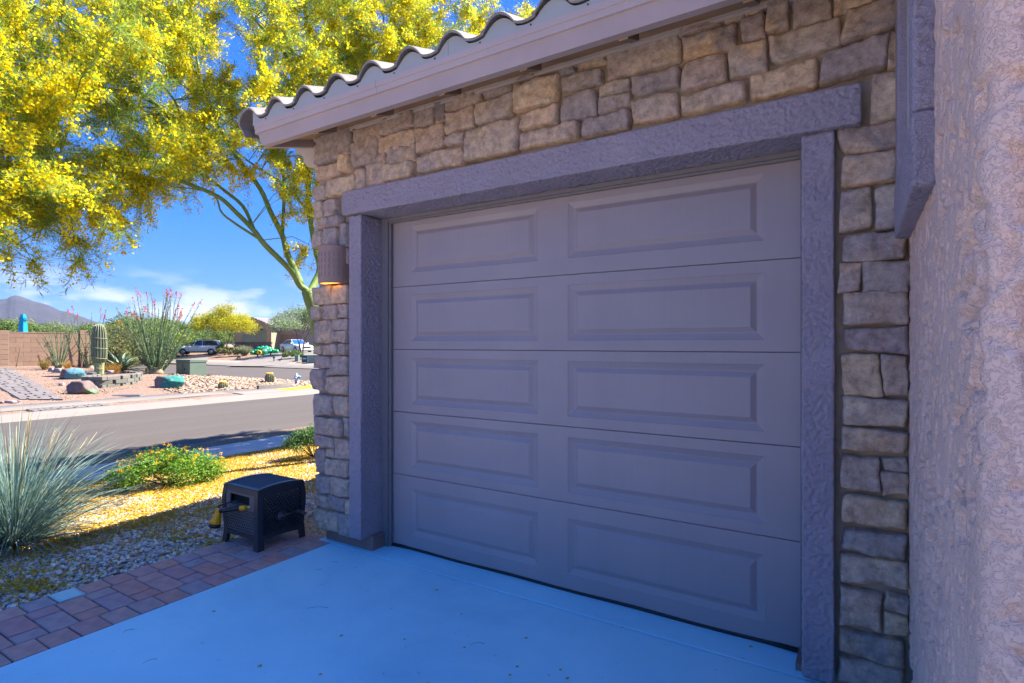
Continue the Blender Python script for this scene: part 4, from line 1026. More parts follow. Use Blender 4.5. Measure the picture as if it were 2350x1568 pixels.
# ---- blue-green grass clump at the left
def grass_clump():
    g, t = ground(30, 1215); g = Vector((-3.98, 4.42, 0)); u, v = UV(g.x, g.y); g.z = H(u, v)
    t_ = thing('desert_grass', 'big blue green clump of long arching desert grass at the yard edge', 'grass clump', g)
    rng = np.random.default_rng(21)
    def blades(n, mat, name, lrange, wr, el_mean, el_sd, droop):
        az = rng.uniform(0, 2*math.pi, n); el = np.clip(rng.normal(el_mean, el_sd, n), .12, 1.5)
        L = rng.uniform(*lrange, n); w = rng.uniform(*wr, n); k = 9
        r0 = rng.uniform(0, .10, n); S = np.linspace(0, 1, k)
        d0 = np.stack([np.cos(az), np.sin(az)], 1)
        tw = rng.uniform(-.5, .5, n); dr = rng.uniform(*droop, n)
        V = np.zeros((n, k, 2, 3)); pos = np.stack([d0[:, 0]*r0, d0[:, 1]*r0, np.zeros(n)], 1); ang = el.copy()
        side = np.stack([-d0[:, 1], d0[:, 0], np.zeros(n)], 1)
        roll = rng.uniform(-.7, .7, n)
        for i, s in enumerate(S):
            ww = (w*(1-s)**.6*(1 if s < .98 else .1))[:, None]
            sd = side*np.cos(roll+tw*s)[:, None]+np.stack([-d0[:, 0]*np.sin(ang), -d0[:, 1]*np.sin(ang), np.cos(ang)], 1)*np.sin(roll+tw*s)[:, None]
            V[:, i, 0] = pos-sd*ww; V[:, i, 1] = pos+sd*ww
            stp = (L/(k-1))[:, None]
            pos = pos+np.stack([d0[:, 0]*np.cos(ang), d0[:, 1]*np.cos(ang), np.sin(ang)], 1)*stp
            ang = ang-dr/(k-1)*(1.2*s+.4)
            low = pos[:, 2] < .0; pos[low, 2] = .0
        I = np.arange(n*k*2).reshape(n, k, 2)
        F = np.stack([I[:, :-1, 0], I[:, :-1, 1], I[:, 1:, 1], I[:, 1:, 0]], -1).reshape(-1, 4)
        link(name, fastmesh(name, V.reshape(-1, 3), F, mat, True), t_, kind='stuff')
    blades(900, M['blade'], 'blades', (.75, 1.22), (.0035, .0065), 1.0, .30, (.3, 1.3))
    blades(330, M['blade'], 'blades', (.55, 1.05), (.0035, .0065), .55, .22, (.5, 1.7))
    blades(240, M['blade'], 'blades', (.4, .8), (.003, .006), .9, .4, (1.6, 3.2))
    blades(150, M['straw'], 'dry_blades', (.3, .7), (.002, .004), .35, .25, (.2, 1.0))
    rngp = random.Random(4); mb = MB()
    for i in range(22):
        a = rngp.uniform(0, 6.28); e_ = rngp.uniform(1.0, 1.45); l = rngp.uniform(.9, 1.25); P = []
        for j in range(7):
            s = j/6; P.append((math.cos(a)*(.03+l*s*math.cos(e_)), math.sin(a)*(.03+l*s*math.cos(e_)), l*s*math.sin(e_)-.05*s*s))
        mb.tube(P, [.0022, .002, .002, .0018, .002, .004, .001], 4)
    mb.build('seed_stalk', M['straw'], t_, kind='stuff')
grass_clump()

def bush(name, label, catg, c, rx, ry, h, n, leaf, mat, fl=0, flmat=None, seed=1, lobes=26, group=None, fsize=.012, stems=True):
    u, v = UV(c[0], c[1]); z = H(u, v); t_ = thing(name, label, catg, (c[0], c[1], z), 0, group)
    rng = np.random.default_rng(seed)
    th = rng.uniform(0, 2*math.pi, lobes); rr = np.sqrt(rng.random(lobes))*.85
    L = np.stack([rr*np.cos(th)*rx, rr*np.sin(th)*ry, h*(.25+.55*(1-rr**2)*rng.uniform(.7, 1.15, lobes))], 1)
    lr = rng.uniform(.16, .30, lobes)*min(rx, ry, h*1.6)*1.3
    k = rng.integers(0, lobes, n); d = rng.normal(size=(n, 3)); d /= np.linalg.norm(d, axis=1, keepdims=True)
    P = L[k]+d*(lr[k]*rng.random(n)**.4)[:, None]; P[:, 2] = np.abs(P[:, 2])
    s = leaf*rng.uniform(.6, 1.3, n)
    V, F = quads(P, s, .55, d+np.array([0, 0, .5]), rng, .6)
    link('foliage', fastmesh('foliage', V, F, mat), t_, kind='stuff')
    if fl:
        k = rng.integers(0, lobes, fl); d = rng.normal(size=(fl, 3)); d[:, 2] = np.abs(d[:, 2])+.3; d /= np.linalg.norm(d, axis=1, keepdims=True)
        C = L[k]+d*(lr[k]*1.04)[:, None]; C = np.repeat(C, 12, 0)+rng.normal(0, fsize*.8, (fl*12, 3))
        V, F = quads(C, fsize*.5, .9, None, rng); link('flowers', fastmesh('flowers', V, F, flmat), t_, kind='stuff')
    if stems:
        mb = MB()
        for i in range(min(lobes, 16)): mb.tube([(0, 0, 0), tuple(L[i]*.5+np.array([0, 0, .02])), tuple(L[i])], [.008, .005, .002], 4)
        mb.build('stems', M['stemwood'], t_)
    return t_
bush('lantana_bush', 'low bright green lantana bush dotted with yellow flowers beside the blue green grass', 'bush', (-4.22, 6.80), .68, .52, .40, 15000, .010, M['lant'], 120, M['yflower'], 31, 60, fsize=.011)
bush('green_bush', 'rounded dark green leafy bush at the stone corner by the sidewalk', 'bush', (-2.98, 8.35), .46, .42, .52, 9000, .010, M['bushleaf'], 0, None, 32, 40)

# ------------------------------------------------------------------ the palo verde over the yard
M['pvbark'] = plain('green_bark', (.17, .25, .06), .7, .25, 10, 60, .4, .004)
M['pvneedle'] = leafmat('palo_verde_needle', [(0.187, 0.306, 0.030), (0.272, 0.408, 0.060), (0.340, 0.468, 0.108), (0.238, 0.357, 0.042)], .55)
M['pvblossom'] = leafmat('palo_verde_blossom', [(.82, .66, .004), (.88, .74, .008), (.76, .58, .004), (.90, .81, .03)], .6)
def palo_verde():
    g = W(-6.35, 5.55); g.z = H(-6.35, 5.55)
    t_ = thing('palo_verde_tree', 'tall palo verde tree in full yellow bloom leaning out from behind the stone corner', 'tree', (0, 0, 0))
    rng = np.random.default_rng(77); rr = random.Random(77)
    K = .41964
    def c1(x, y): return (x*K, y*K)
    limbs = []      # list of (points, radii)
    def limb(pts, r0, r1):
        P = [at(px, py, t) for px, py, t in pts]
        # smooth
        Q = []
        for i in range(len(P)-1):
            p0 = P[max(i-1, 0)]; p1, p2 = P[i], P[i+1]; p3 = P[min(i+2, len(P)-1)]
            for k in range(4):
                s = k/4; Q.append(.5*((2*p1)+(-p0+p2)*s+(2*p0-5*p1+4*p2-p3)*s*s+(-p0+3*p1-3*p2+p3)*s**3))
        Q.append(P[-1]); n = len(Q); rad = [(r0+(r1-r0)*(i/(n-1))**.8)*(1+.08*mnoise.noise(Q[i]*9)) for i in range(n)]
        limbs.append((Q, rad)); return Q
    base = [(g.x, g.y, g.z)]
    tb = g.y; px0 = CX+g.x/g.y*FOC; py0 = HY-(g.z-EYE)/g.y*FOC
    limb([(px0, py0+8, tb), (px0-6, 900, tb+.02), (740, 800, tb+.02), (727, 735, tb), (716, 700, tb), (705, 668, tb)], .115, .085)
    limb([(708, 676, tb), (722, 650, tb+.15), (734, 615, tb+.3), (722, 561, tb+.45), (708, 471, tb+.5), (709, 397, tb+.5), (714, 290, tb+.45), (713, 201, tb+.4), (709, 130, tb+.3), (702, 40, tb+.2), (690, -60, tb)], .058, .022)
    limb([(705, 668, tb), (688, 655, tb-.05), (668, 622, tb-.15), (608, 562, tb-.4), (583, 529, tb-.5), (545, 491, tb-.6), (503, 453, tb-.8), (436, 424, tb-1.1), (394, 409, tb-1.3), (330, 385, tb-1.7), (240, 360, tb-2.1)], .052, .014)
    limb([(690, 653, tb), (672, 610, tb+.1), (659, 582, tb+.15), (648, 541, tb+.2), (621, 487, tb+.1), (596, 432, tb), (545, 365, tb-.3), (516, 319, tb-.5), (457, 290, tb-.8), (403, 268, tb-1.0), (330, 215, tb-1.5), (250, 120, tb-2.0)], .055, .014)
    limb([(583, 529, tb-.5), (558, 474, tb-.5), (508, 432, tb-.7), (449, 378, tb-1.0), (420, 294, tb-1.2), (400, 230, tb-1.4), (330, 150, tb-1.7)], .028, .010)
    limb([(648, 541, tb+.2), (652, 420, tb+.5), (638, 344, tb+.6), (630, 240, tb+.7), (600, 120, tb+.5), (560, 20, tb+.2)], .028, .010)
    limb([(600, 552, tb-.42), (541, 514, tb-.7), (508, 487, tb-.9), (495, 453, tb-1.0), (457, 436, tb-1.2), (400, 430, tb-1.5)], .020, .007)
    limb([(718, 500, tb+.5), (660, 432, tb+.2), (600, 390, tb), (540, 345, tb-.3), (470, 250, tb-.8)], .022, .008)
    limb([(714, 260, tb+.45), (760, 150, tb+.8), (820, 40, tb+1.1), (880, -60, tb+1.3)], .024, .010)
    limb([(712, 220, tb+.4), (650, 120, tb-.1), (560, 20, tb-.8), (470, -80, tb-1.4)], .024, .010)
    limb([(516, 319, tb-.5), (470, 220, tb-.4), (450, 120, tb-.3), (440, 10, tb-.4), (430, -90, tb-.6)], .022, .008)
    limb([(394, 409, tb-1.3), (300, 430, tb-1.6), (200, 470, tb-1.9), (110, 520, tb-2.2), (40, 560, tb-2.4)], .014, .005)
    limb([(330, 215, tb-1.5), (220, 200, tb-1.9), (100, 190, tb-2.3), (-60, 200, tb-2.6)], .016, .005)
    limb([(240, 360, tb-2.1), (140, 350, tb-2.4), (40, 370, tb-2.6), (-80, 400, tb-2.8)], .013, .005)
    limb([(250, 120, tb-2.0), (140, 50, tb-2.3), (20, -20, tb-2.5), (-90, -60, tb-2.6)], .014, .005)
    limb([(760, 150, tb+.8), (880, 90, tb+1.2), (1000, 30, tb+1.6), (1150, -40, tb+2.0)], .018, .007)
    limb([(820, 40, tb+1.1), (950, -20, tb+1.2), (1080, -90, tb+1.4)], .014, .006)
    def limb_w(pts, r0, r1):
        limb([(CX+p.x/p.y*FOC, HY-(p.z-EYE)/p.y*FOC, p.y) for p in (W(*q) for q in pts)], r0, r1)
    limb_w([(-6.35, 5.7, 1.9), (-6.7, 6.7, 2.9), (-7.3, 7.6, 3.8), (-8.2, 8.3, 4.5)], .045, .010)
    limb_w([(-6.2, 5.9, 2.2), (-5.6, 7.0, 3.4), (-5.2, 8.0, 4.6), (-5.0, 9.2, 5.3)], .045, .010)
    limb_w([(-6.7, 6.7, 2.9), (-6.4, 7.8, 4.2), (-6.6, 8.8, 5.3)], .03, .008)
    limb_w([(-6.3, 5.8, 2.6), (-5.0, 6.2, 4.3), (-4.2, 6.6, 5.2)], .035, .009)
    mb = MB()
    for Q, rad in limbs: mb.tube(Q, rad, 9)
    mb.build('trunk', M['pvbark'], t_)
    nodes = np.array([p for Q, rad in limbs[1:] for p in Q[len(Q)//3:]])
    # spray targets: crown outline with open spots
    poly = [(-170, -230), (1260, -230), (1300, 60), (1100, 150), (860, 260), (760, 400), (745, 640), (700, 640), (655, 590), (640, 500), (560, 500), (520, 480), (490, 440), (450, 415), (425, 425), (385, 430), (365, 470), (300, 510), (225, 545), (190, 590), (120, 618), (40, 600), (-170, 600)]
    def inside(x, y):
        c = False; j = len(poly)-1
        for i in range(len(poly)):
            xi, yi = poly[i]; xj, yj = poly[j]
            if (yi > y) != (yj > y) and x < (xj-xi)*(y-yi)/(yj-yi)+xi: c = not c
            j = i
        return c
    gaps = [(535, 130, 62, .04), (512, 30, 40, .3), (555, 75, 34, .2), (150, 330, 55, .35), (20, 175, 45, .3), (330, 280, 40, .4), (60, 320, 40, .35), (585, 470, 62, .15), (690, 330, 30, .4), (790, 140, 40, .35), (640, 460, 40, .45), (500, 440, 50, .25), (640, 620, 60, .4), (640, 170, 30, .4), (100, 560, 110, .62), (40, 590, 90, .5), (820, 80, 40, .4)]
    T = []
    while len(T) < 530:
        x = rr.uniform(-170, 1300); y = rr.uniform(-230, 640)
        if not inside(x, y): continue
        p = 1.0
        for gx, gy, gr, gp in gaps:
            if (x-gx)**2+(y-gy)**2 < gr*gr: p = min(p, gp)
        if y < 0: p *= .45
        if rr.random() > p: continue
        d = max(0, (705-x))/700
        tc_ = tb-2.4*d+(1.5*(x-705)/500 if x > 705 else 0)
        t = tc_+rr.gauss(.15, .55+.25*(y < 350)); t = max(4.6, t)
        T.append((x, y, t))
    # the far side of the crown, over the sidewalk and behind the roof
    nb_ = 0
    while nb_ < 720:
        a = rr.uniform(0, 6.28); q = math.sqrt(rr.random())*3.7; u = -7.1+q*math.cos(a); v = 7.5+q*math.sin(a); z = rr.uniform(3.2, 6.6)-.10*q*q*.8+.4
        w = W(u, v, z)
        if w.y < 5 or z < 2.3: continue
        x, y = CX+w.x/w.y*FOC, HY-(z-EYE)/w.y*FOC
        nb_ += .02
        if x < 745 and not (inside(x, y) and y < 430): continue
        if x < 745 and rr.random() < .72: continue
        if x < 745 and any((x-gx)**2+(y-gy)**2 < gr*gr and rr.random() > gp for gx, gy, gr, gp in gaps): continue
        if not -11.4 < u-.42*(z+.4) < -8.7: continue
        T.append((x, y, w.y)); nb_ += .98
    V_n = []; V_b = []; twig = MB()
    for (x, y, t) in T:
        c = np.array(at(x, y, t))
        # nearest node gives a twig to the spray
        d2 = ((nodes-c)**2).sum(1); nb = nodes[d2.argmin()]; dist = math.sqrt(d2.min())
        out = (c-nb)/max(dist, 1e-3)
        mid = (c+nb)/2+np.array([0, 0, .12*dist])+rng.normal(0, .05*dist, 3)
        if dist > .08: twig.tube([nb, tuple(mid), tuple(c)], [.0075, .0055, .003], 4, cap=False)
        hang = .25+.75*smooth(300, 600, y)
        bl = rr.random(); k = rr.randint(7, 10)
        low_left = smooth(480, 600, y)*(1 if x < 420 else .3)
        yel = (.25+.75*rr.random()) if rr.random() < .80 else .06
        yel *= (1-.7*low_left)
        for q in range(k):
            dd = out*.55+rng.normal(0, .55, 3)+np.array([0, 0, -.28*hang+.1]); dd /= np.linalg.norm(dd)
            L = rr.uniform(.24, .50); e1 = c+dd*L*.5+np.array([0, 0, .03]); e2 = c+dd*L+np.array([0, 0, -.10*L*2*hang])
            twig.tube([tuple(c), tuple(e1), tuple(e2)], [.0028, .0022, .0012], 3, cap=False)
            # fine green leafstalks along the twig
            nn = 60; s = rng.random(nn)[:, None]; P = (1-s)**2*c+2*s*(1-s)*e1+s*s*e2
            dv = dd*.6+rng.normal(0, .7, (nn, 3)); dv /= np.linalg.norm(dv, axis=1, keepdims=True)
            V_n.append((P, P+dv*rng.uniform(.05, .13, (nn, 1))))
            m_ = int(yel*92*rng.uniform(.5, 1.4))
            if m_:
                cl = rng.random(3+m_//10); s = np.clip(rng.choice(cl, m_)+rng.normal(0, .08, m_), 0, 1)[:, None]; P = (1-s)**2*c+2*s*(1-s)*e1+s*s*e2
                V_b.append(P+rng.normal(0, .031, (m_, 3)))
    twig.build('twigs', M['pvbark'], t_, kind='stuff')
    P0 = np.concatenate([a for a, b in V_n]); P1 = np.concatenate([b for a, b in V_n])
    V, F = strips(P0, P1, .0028, rng.normal(0, .006, P0.shape), rng)
    link('needles', fastmesh('needles', V, F, M['pvneedle']), t_, kind='stuff')
    C = np.concatenate(V_b)
    V, F = quads(C, rng.uniform(.008, .0145, len(C)), .8, None, rng)
    link('blossoms', fastmesh('blossoms', V, F, M['pvblossom']), t_, kind='stuff')
    print('palo verde', len(P0), len(C))
palo_verde()

# ------------------------------------------------------------------ the corner lot across the street
def gw(px, py): return ground(px, py)[0]
c3 = lambda x, y: ((400+x/5.6)*.94, (680+y/5.6)*.94)
c4 = lambda x, y: (x/5.2275*.94, (700+y/5.2275)*.94)
def g3(x, y): return gw(*c3(x, y))
def g4(x, y): return gw(*c4(x, y))
def gz(x, y): return H(*UV(x, y))
# block wall with pilaster
M['block'] = plain('wall_block', None, .9, .10, 4, 40, .5, .01, palette=[(0.237, 0.148, 0.098), (0.257, 0.164, 0.110), (0.225, 0.140, 0.095), (0.247, 0.157, 0.106)])
M['blockjoint'] = plain('block_mortar', (0.125, 0.082, 0.059), .95, .1, 10)
bw = thing('block_wall', 'tan concrete block garden wall with end pilaster across the street', 'wall', W(-35.1, 9.45, .36), ROT)
MB().box((-.19, .3, -.3), (-.02, 3.2, 1.70)).build('wall_core', M['blockjoint'], bw)
bmesh_full = MB().bbox((-.2, -.285, .002), (.0, .285, .233), .004, 1).mesh('block', M['block'])
bmesh_half = MB().bbox((-.2, -.140, .002), (.0, .140, .233), .004, 1).mesh('block', M['block'])
for r in range(-1, 7):
    y = .0; z = r*.237
    if r % 2: link('block', bmesh_half, bw, (0, .30+.14, z)); y = .30+.29
    else: y = .30
    while y+.57 < 3.25: link('block', bmesh_full, bw, (random.uniform(-.004, .004), y+.285, z)); y += .575
    if y < 2.95: link('block', bmesh_half, bw, (0, y+.14, z))
pm = MB().bbox((-.30, -.21, .004), (.045, .21, .231), .010, 1).mesh('pilaster_block', M['block'])
for r in range(-1, 8):
    link('pilaster_block', pm, bw, (0, 3.42, r*.237-.05)); link('pilaster_block', pm, bw, (-.02, .1, r*.237-.12))
cm = MB().bbox((-.21, .305, 0), (.012, 3.2, .045), .008, 1).build('coping', M['block'], bw, (0, 0, 1.662))
M['iron'] = plain('dark_iron', (.03, .022, .02), .6, .1, 10)
gt = thing('iron_gate', 'dark metal gate edge at the near end of the block wall', 'gate', W(-35.12, 9.28, .34), ROT)
mb = MB(); mb.box((-.06, -1.1, .05), (-.02, -.02, 1.62)); mb.build('leaf', M['iron'], gt); mb = MB(); mb.box((-.08, -.019, -.05), (.02, .03, 1.7)); mb.build('post', M['iron'], gt)
# closed parasol behind the wall
M['turq'] = plain('turquoise_canvas', (.0, .30, .50), .7, .12, 12)
pu = at(*c4(293, 580), 33.0); pz = .5
par = thing('patio_umbrella', 'closed turquoise patio umbrella standing behind the block wall', 'umbrella', (pu.x, pu.y, pz))
hz = at(*c4(293, 355), 33.0).z-pz
mb = MB(); V = []; F = []; zz = [(.85, .16), (1.0, .21), (1.25, .205), (hz-.55, .17), (hz-.32, .14), (hz-.31, .17), (hz-.12, .13), (hz-.02, .10), (hz, .11), (hz+.02, .02)]; n = 24
for z, r in zz:
    for j in range(n): a = 2*math.pi*j/n; q = r*(1+.13*math.cos(a*8)); V.append((q*math.cos(a), q*math.sin(a), z))
for i in range(len(zz)-1):
    for j in range(n): F.append((i*n+j, i*n+(j+1) % n, (i+1)*n+(j+1) % n, (i+1)*n+j))
mb.add(V, F, True); mb.build('canopy', M['turq'], par); MB().tube([(0, 0, -.5), (0, 0, hz+.06)], .025, 8).build('pole', M['iron'], par)
MB().tube([(0, 0, hz-.33), (0, 0, hz-.29)], .165, 16).build('tie', M['turq'], par)

# neighbour's paver path (stone coloured blocks) and apron
M['greypaver'] = plain('grey_paver', None, .85, .15, 6, 60, .4, .003, palette=[(0.142, 0.124, 0.113), (0.169, 0.145, 0.131), (0.122, 0.104, 0.098), (0.183, 0.154, 0.136)])
M['pathjoint'] = plain('path_joint_sand', (.10, .09, .085), .95, .2, 20)
def pavers_between(name, left, right, step, rows, lift, base_lift):
    """courses laid between two ground lines given as (u, v) lists"""
    def along(L, s):
        s *= len(L)-1; i = min(len(L)-2, int(s)); f = s-i; return (L[i][0]*(1-f)+L[i+1][0]*f, L[i][1]*(1-f)+L[i+1][1]*f)
    n = rows; V = []; F = []
    for i in range(n+1):
        for q in (0, 1): a = along((left, right)[q], i/n); V.append((a[0], a[1], H(*a)+base_lift))
    F = [(2*i, 2*i+1, 2*i+3, 2*i+2) for i in range(n)]
    mb = MB(); mb.add(V, F); root = mb.build(name, M['pathjoint'], None, None, ROT, kind='structure')
    for i in range(n):
        a0, a1 = along(left, i/n), along(left, (i+1)/n); b0, b1 = along(right, i/n), along(right, (i+1)/n)
        wd = math.dist(a0, b0); m = max(2, int(wd/step)); cuts = [0]+sorted((j+(.5 if i % 2 else 0)+random.uniform(-.12, .12))/m for j in range(0 if i % 2 else 1, m))+[1]
        for c0, c1 in zip(cuts, cuts[1:]):
            g_ = .02/wd
            P = []
            for (p, q), ts in (((a0, b0), (c0+g_, c1-g_)), ((a1, b1), (c1-g_, c0+g_))):
                for t in ts: P.append((p[0]*(1-t)+q[0]*t, p[1]*(1-t)+q[1]*t))
            cx_, cy_ = sum(p[0] for p in P)/4, sum(p[1] for p in P)/4
            P = [(cx_+(x-cx_)*.955, cy_+(y-cy_)*.93) for x, y in P]
            top = [(x-cx_, y-cy_, H(x, y)+lift-H(cx_, cy_)) for x, y in P]; bot = [(x, y, z-.05) for x, y, z in top]
            mb = MB(); mb.add(top+bot, [(0, 1, 2, 3), (0, 4, 5, 1), (1, 5, 6, 2), (2, 6, 7, 3), (3, 7, 4, 0)])
            mb.build('paver', M['greypaver'], root, (cx_, cy_, H(cx_, cy_)))
PR = [guv(*c4(130, 1040)), guv(*c4(330, 1160)), guv(*c4(560, 1290)), guv(*c4(815, 1452))]
PLF = [(-34.1, 6.8), (-29.4, 6.6), guv(*c4(0, 1288)), guv(*c4(245, 1452))]
PLF[2] = (-25.6, 6.85); 
pavers_between('paver_path', PLF, PR, .50, 40, .045, .02)
pavers_between('paver_apron', [(-19.44, 5.75), (-18.85, 5.75)], [(-19.44, 7.55), (-18.85, 7.55)], .32, 4, .035, .015)
M['vault'] = plain('vault_lid', (.13, .10, .115), .8, .1, 10)
p = g4(1635, 1395); lid = thing('gravel_vault', 'flat dark rectangular utility lid in the pink gravel by the sidewalk', 'utility lid', (p.x, p.y, gz(p.x, p.y)), 0.2)
MB().bbox((-.42, -.18, -.02), (.42, .18, .05), .01, 1).build('cover', M['vault'], lid); MB().box((-.47, -.23, -.05), (.47, .23, .03)).build('collar', M['curb'], lid)

# planter ring of grey wall blocks
M['gblock'] = plain('planter_block', None, .9, .18, 9, 40, .7, .012, palette=[(0.130, 0.127, 0.104), (0.163, 0.156, 0.128), (0.111, 0.111, 0.092), (0.182, 0.172, 0.142)])
plp = thing('planter_wall', 'low curved planter wall of grey stacked blocks round the tall ribbed cactus', 'planter', (0, 0, 0))
cc = g4(1440, 1185); cc = Vector((-17.0, 23.9, 0))
arc = [(g4(1112, 1288)), (g4(1260, 1294)), (g4(1420, 1283)), (g4(1560, 1270)), (g4(1690, 1245)), (g4(1805, 1208))]
arc = [Vector((p.x, p.y, 0)) for p in arc]
def along3(L, s):
    d = [(b-a).length for a, b in zip(L, L[1:])]; s = max(0, min(.99999, s))*sum(d)
    for i, q in enumerate(d):
        if s <= q: return L[i].lerp(L[i+1], s/q)
        s -= q
    return L[-1].copy()
blk = MB().bbox((-.262, -.02, 0), (.262, .22, .146), .012, 1).mesh('block', M['gblock'])
Ltot = sum((b-a).length for a, b in zip(arc, arc[1:])); nb = int(Ltot/.535)
zb = min(gz(p.x, p.y) for p in arc)
for r in range(3):
    for i in range(nb+(1 if r % 2 else 0)):
        s = (i+(.0 if r % 2 else .5))/nb; p = along3(arc, s); q = along3(arc, min(1, s+.02))-along3(arc, max(0, s-.02))
        o = link('block', blk, plp, (p.x, p.y, zb-.03+r*.150+.0*s), rz=math.atan2(q.y, q.x)+random.uniform(-.03, .03))
# side returns towards the back
for k_, (p, q) in enumerate(((arc[0], Vector((arc[0].x-.9, arc[0].y+1.9, 0))), (arc[-1], Vector((arc[-1].x-.8, arc[-1].y+1.2, 0))))):
    for r in range(3):
        for i in range(3):
            f = (i+.6)/3; o = link('block', blk, plp, (p.x+(q.x-p.x)*f, p.y+(q.y-p.y)*f, zb-.03+r*.150), rz=math.atan2(q.y-p.y, q.x-p.x))
soil = thing('planter_soil', '', ''); bpy.data.objects.remove(soil)
V = [(p.x, p.y+.1, zb+.36) for p in arc]+[(arc[-1].x-.8, arc[-1].y+1.3, zb+.37), (arc[0].x-.8, arc[0].y+2.0, zb+.38)]
mb = MB(); mb.add(V, [tuple(range(len(V)))]); mb.build('soil', M['lot'], plp)

# boulders
def boulder(name, label, c, w, d, h, seed, cols, split, rz=0.0, catg='boulder', group=None):
    m, nt, bs = material('rock_'+str(seed)); tc = N(nt, 'ShaderNodeTexCoord'); vec = tc.outputs['Object']
    sp = N(nt, 'ShaderNodeSeparateXYZ'); nt.links.new(vec, sp.inputs[0])
    n1 = noise_of(nt, vec, 3.2, 6, .65)
    c_ = ramp(nt, n1, [(.3, cols[0]), (.55, cols[1]), (.75, cols[2])])
    if split:
        f = mth(nt, 'ADD', mth(nt, 'MULTIPLY', sp.outputs[0], split[0]), mth(nt, 'MULTIPLY', sp.outputs[2], split[1])); f = mth(nt, 'ADD', f, mth(nt, 'MULTIPLY', n1, .5))
        c2_ = ramp(nt, noise_of(nt, vec, 6, 6, .7), [(.3, split[3]), (.55, split[4]), (.7, (.24, .30, .28))])
        c_ = mixc(nt, ramp(nt, f, [(split[2], (0, 0, 0)), (split[2]+.12, (1, 1, 1))]), c_, c2_)
    nt.links.new(c_, bs.inputs['Base Color']); bs.inputs['Roughness'].default_value = .9; bump(nt, bs, noise_of(nt, vec, 9, 8, .7), .9, .04)
    bm = bmesh.new(); bmesh.ops.create_icosphere(bm, subdivisions=4, radius=1); rr = random.Random(seed)
    planes = [(Vector((rr.gauss(0, 1), rr.gauss(0, 1), rr.gauss(0, .7))).normalized(), rr.uniform(.62, .88)) for _ in range(12)]+[(Vector((0, 0, 1)), .72), (Vector((0, -1, .2)).normalized(), .7)]
    for v in bm.verts:
        q = v.co.copy()
        for nn, dd in planes:
            e_ = q.dot(nn)-dd
            if e_ > 0: q -= nn*e_*.92
        q += v.co*(.06*mnoise.noise(v.co*2.3+Vector((seed, 0, 0)))+.03*mnoise.noise(v.co*6))
        v.co = Vector((q.x*w/1.6, q.y*d/1.6, max(-.25, q.z+.45)*h/1.17))
    me = bpy.data.meshes.new(name); bm.to_mesh(me); bm.free(); me.materials.append(m)
    me.polygons.foreach_set('use_smooth', [True]*len(me.polygons))
    o = link(name, me, None, (c.x, c.y, gz(c.x, c.y)-.03), rz, label=label, cat=catg)
    if group: o['group'] = group
    return o
BR = [(.12, .085, .075), (.19, .14, .12), (.25, .20, .175)]; TQ = ((.02, .30, .34), (.10, .42, .45))
def off(p, dy): d = Vector((p.x, p.y, 0)).normalized()*dy; return Vector((p.x+d.x, p.y+d.y, 0))
px_m = lambda p, crop_px, s: crop_px/s*.94*p.y/FOC
b = g4(910, 1190); boulder('boulder', 'brown boulder with bright turquoise face left of the tall cactus', off(b, .35), px_m(b, 250, 5.2275), .7, px_m(b, 142, 5.2275), 41, BR, (1.3, -.2, .12, (.005, .15, .21), (.09, .21, .23)))
b = g4(1042, 1375); boulder('boulder', 'purple brown rough boulder in front of the planter wall end', off(b, .35), px_m(b, 285, 5.2275), .7, px_m(b, 168, 5.2275), 42, [(.11, .078, .07), (.175, .125, .11), (.24, .185, .16)], (1.6, -.9, .62, (.06, .14, .07), (.12, .2, .1)))
b = g3(150, 1505); b = ground(400*.94+150/5.6*.94-12, (680+1505/5.6)*.94)[0]; boulder('boulder', 'long boulder with broad blue green copper stained face before the green utility box', off(b, .4), px_m(b, 390, 5.6), .8, px_m(b, 165, 5.6), 43, BR, (1.0, -.25, .02, (.006, .12, .10), (.025, .19, .155)))
SR = [(.2, .16, .15), (.3, .25, .23), (.4, .34, .3)]
for (x, y, wd, ht, lab, sd) in [(655, 1090, 60, 60, 'small grey rock at the foot of the sparse ocotillo', 51), (735, 1096, 110, 55, 'low tan rock touching a small grey rock before the block wall', 52), (785, 1268, 75, 48, 'small half buried rock in pink gravel left of the purple boulder', 53), (1165, 1166, 100, 28, 'flat dark stone on the planter soil left of the cactus', 54), (1405, 1158, 90, 40, 'grey stone on the planter soil right of the cactus', 55), (140, 1492, 150, 45, 'wide low brown rock at the path edge by the far sidewalk', 56), (245, 1488, 50, 40, 'small brown rock beside the path by the far sidewalk', 57), (20, 1500, 60, 40, 'grey low rock at the left edge of the far sidewalk', 58)]:
    b = g4(x, y); o = boulder('rock', lab, off(b, .12), px_m(b, wd, 5.2275), px_m(b, wd, 5.2275)*.7, px_m(b, ht, 5.2275)*1.05, sd, SR if sd not in (54,) else [(.08, .075, .075), (.12, .11, .11), (.15, .14, .14)], None, catg='rock')
    if sd in (54, 55): o.location.z = zb+.34
# river-rock mulch towards the side street
rng = np.random.default_rng(9)
M['rubble'] = plain('rubble', None, .9, 0, 1, palette=[(0.263, 0.177, 0.119), (0.324, 0.233, 0.163), (0.375, 0.285, 0.206), (0.212, 0.143, 0.103), (0.300, 0.199, 0.135)], island=True)
def rub(u, v):
    if lot_s(u, v) < 1.0: return 0
    x, y = W(u, v).x, W(u, v).y; px = CX+x/y*FOC
    return smooth(375, 440, px)*(smooth(-27, -25, u) if v < 12 else 1)*(1 if (lot_s(u, v) > 2.6 or v > 15) else .0)
pebbles('rock_mulch', 9000, (-31, -20.2, 10.5, 17.6), (.035, .10), M['rubble'], rub, .01, 12)
pebbles('gravel', 9000, (-33, -21, 6.5, 15), (.012, .03), M['rubble'], lambda u, v: .8, .0, 14)

